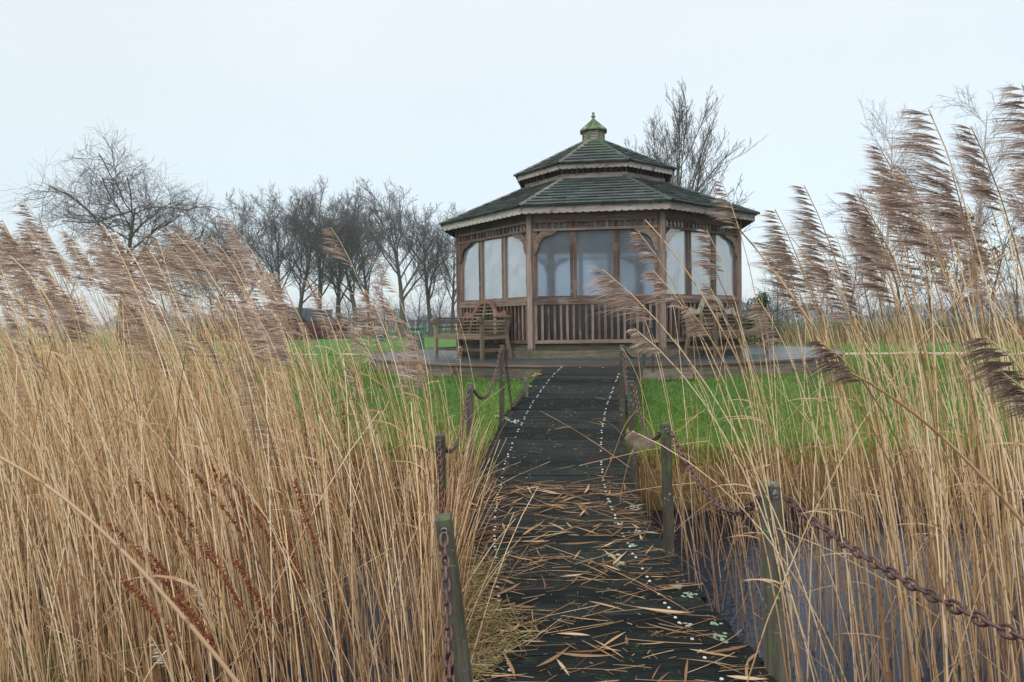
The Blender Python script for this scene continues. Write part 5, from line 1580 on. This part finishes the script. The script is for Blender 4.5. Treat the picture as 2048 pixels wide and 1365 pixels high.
# ------------------------------------------------------------------ grass on the bank and lawn
r = np.random.default_rng(99)
def outside(x, y):
    c = np.interp(y, PY, PX)
    return (np.abs(x - c) > HALF - .06) & (np.hypot(x - GC[0], y - GC[1]) > DECK_R - .1) | ((y < 9.6) & (np.abs(x - c) > HALF - .06))
def field(n_, y0, y1, pw, hmin, hmax, w, mat, name, label, cat, lean=(-.1, 0), spread=.4, mask=None, rb=None, wide=.95):
    y = y0 + (y1 - y0) * r.random(n_) ** pw; x = r.uniform(-wide, wide * .95, n_) * y * .92
    ok = outside(x, y)
    if mask is not None: ok &= mask(x, y)
    x, y = x[ok], y[ok]; m = MB()
    rbv = None if rb is None else rb(x, y)
    blades(m, len(x), lambda n: x, lambda n: y, ground_z, hmin, hmax, w, lean, spread, r, 3, rbv)
    o = m.build(name, M[mat]); tag(o, label, cat, kind='stuff')
def grn(x, y):
    v = vnoise(x, y, 1.6, 41) + .6 * vnoise(x, y, 5.1, 42)
    return np.clip(.32 + .55 * smooth(vnoise(x, y, 3.7, 48) + .5 * vnoise(x, y, 9.1, 49), .55, .95) + .32 * v + r.normal(0, .24, len(x)) + .42 * smooth(-y, -8.8, -7.2) * np.clip(.6 + vnoise(x, y, 2.3, 47), 0, 1), 0, .97)
field(100000, 7.22, 15, 1.4, .025, .105, .0040, 'grass', 'lawn_grass', 'short bright green grass of the lawn sloping to the ditch', 'grass', rb=grn)
field(26000, 14, 26, 1.0, .03, .06, .011, 'grass', 'far_grass', 'mown green lawn beyond the deck', 'grass', rb=lambda x, y: np.clip(.35 + .2 * vnoise(x, y, 1.2, 44) + r.normal(0, .1, len(x)), 0, .8))
field(13000, 6.8, 7.6, 1.4, .06, .20, .0042, 'deadgrass', 'bank_grass', 'rusty dead grass and moss along the ditch bank', 'grass', (-.1, -.5), .5, rb=lambda x, y: np.clip(.35 + .4 * vnoise(x, y, 1.9, 45) + r.normal(0, .22, len(x)), 0, 1))
n_ = 9000; x = -1.6 - r.random(n_) * 4; y = r.uniform(1.6, 4.6, n_); ok = ground_z(x, y) > -.42; x, y = x[ok], y[ok]
m = MB(); blades(m, len(x), lambda n: x, lambda n: y, ground_z, .02, .10, .003, (0, 0), .5, r, 3, np.clip(.2 + r.normal(0, .2, len(x)), 0, .9))
o = m.build('moss_grass', M['grass']); tag(o, 'dark green moss and grass on the mud between the nearest left reeds', 'moss', kind='stuff')

# ------------------------------------------------------------------ hazy winter air
hz = MB(); hz.box((0, 1760, 7.0), 6200, 3660, 18.0)
hm = bpy.data.materials.new('thin_haze'); hm.use_nodes = True; hm.node_tree.nodes.clear()
ho = hm.node_tree.nodes.new('ShaderNodeOutputMaterial'); hv = hm.node_tree.nodes.new('ShaderNodeVolumePrincipled')
hv.inputs['Color'].default_value = (.86, .92, 1.0, 1); hv.inputs['Density'].default_value = .0011; hv.inputs['Anisotropy'].default_value = .2
hm.node_tree.links.new(hv.outputs[0], ho.inputs['Volume'])
haze = hz.build('haze', hm); tag(haze, 'thin pale haze over the fields', 'haze', kind='stuff')
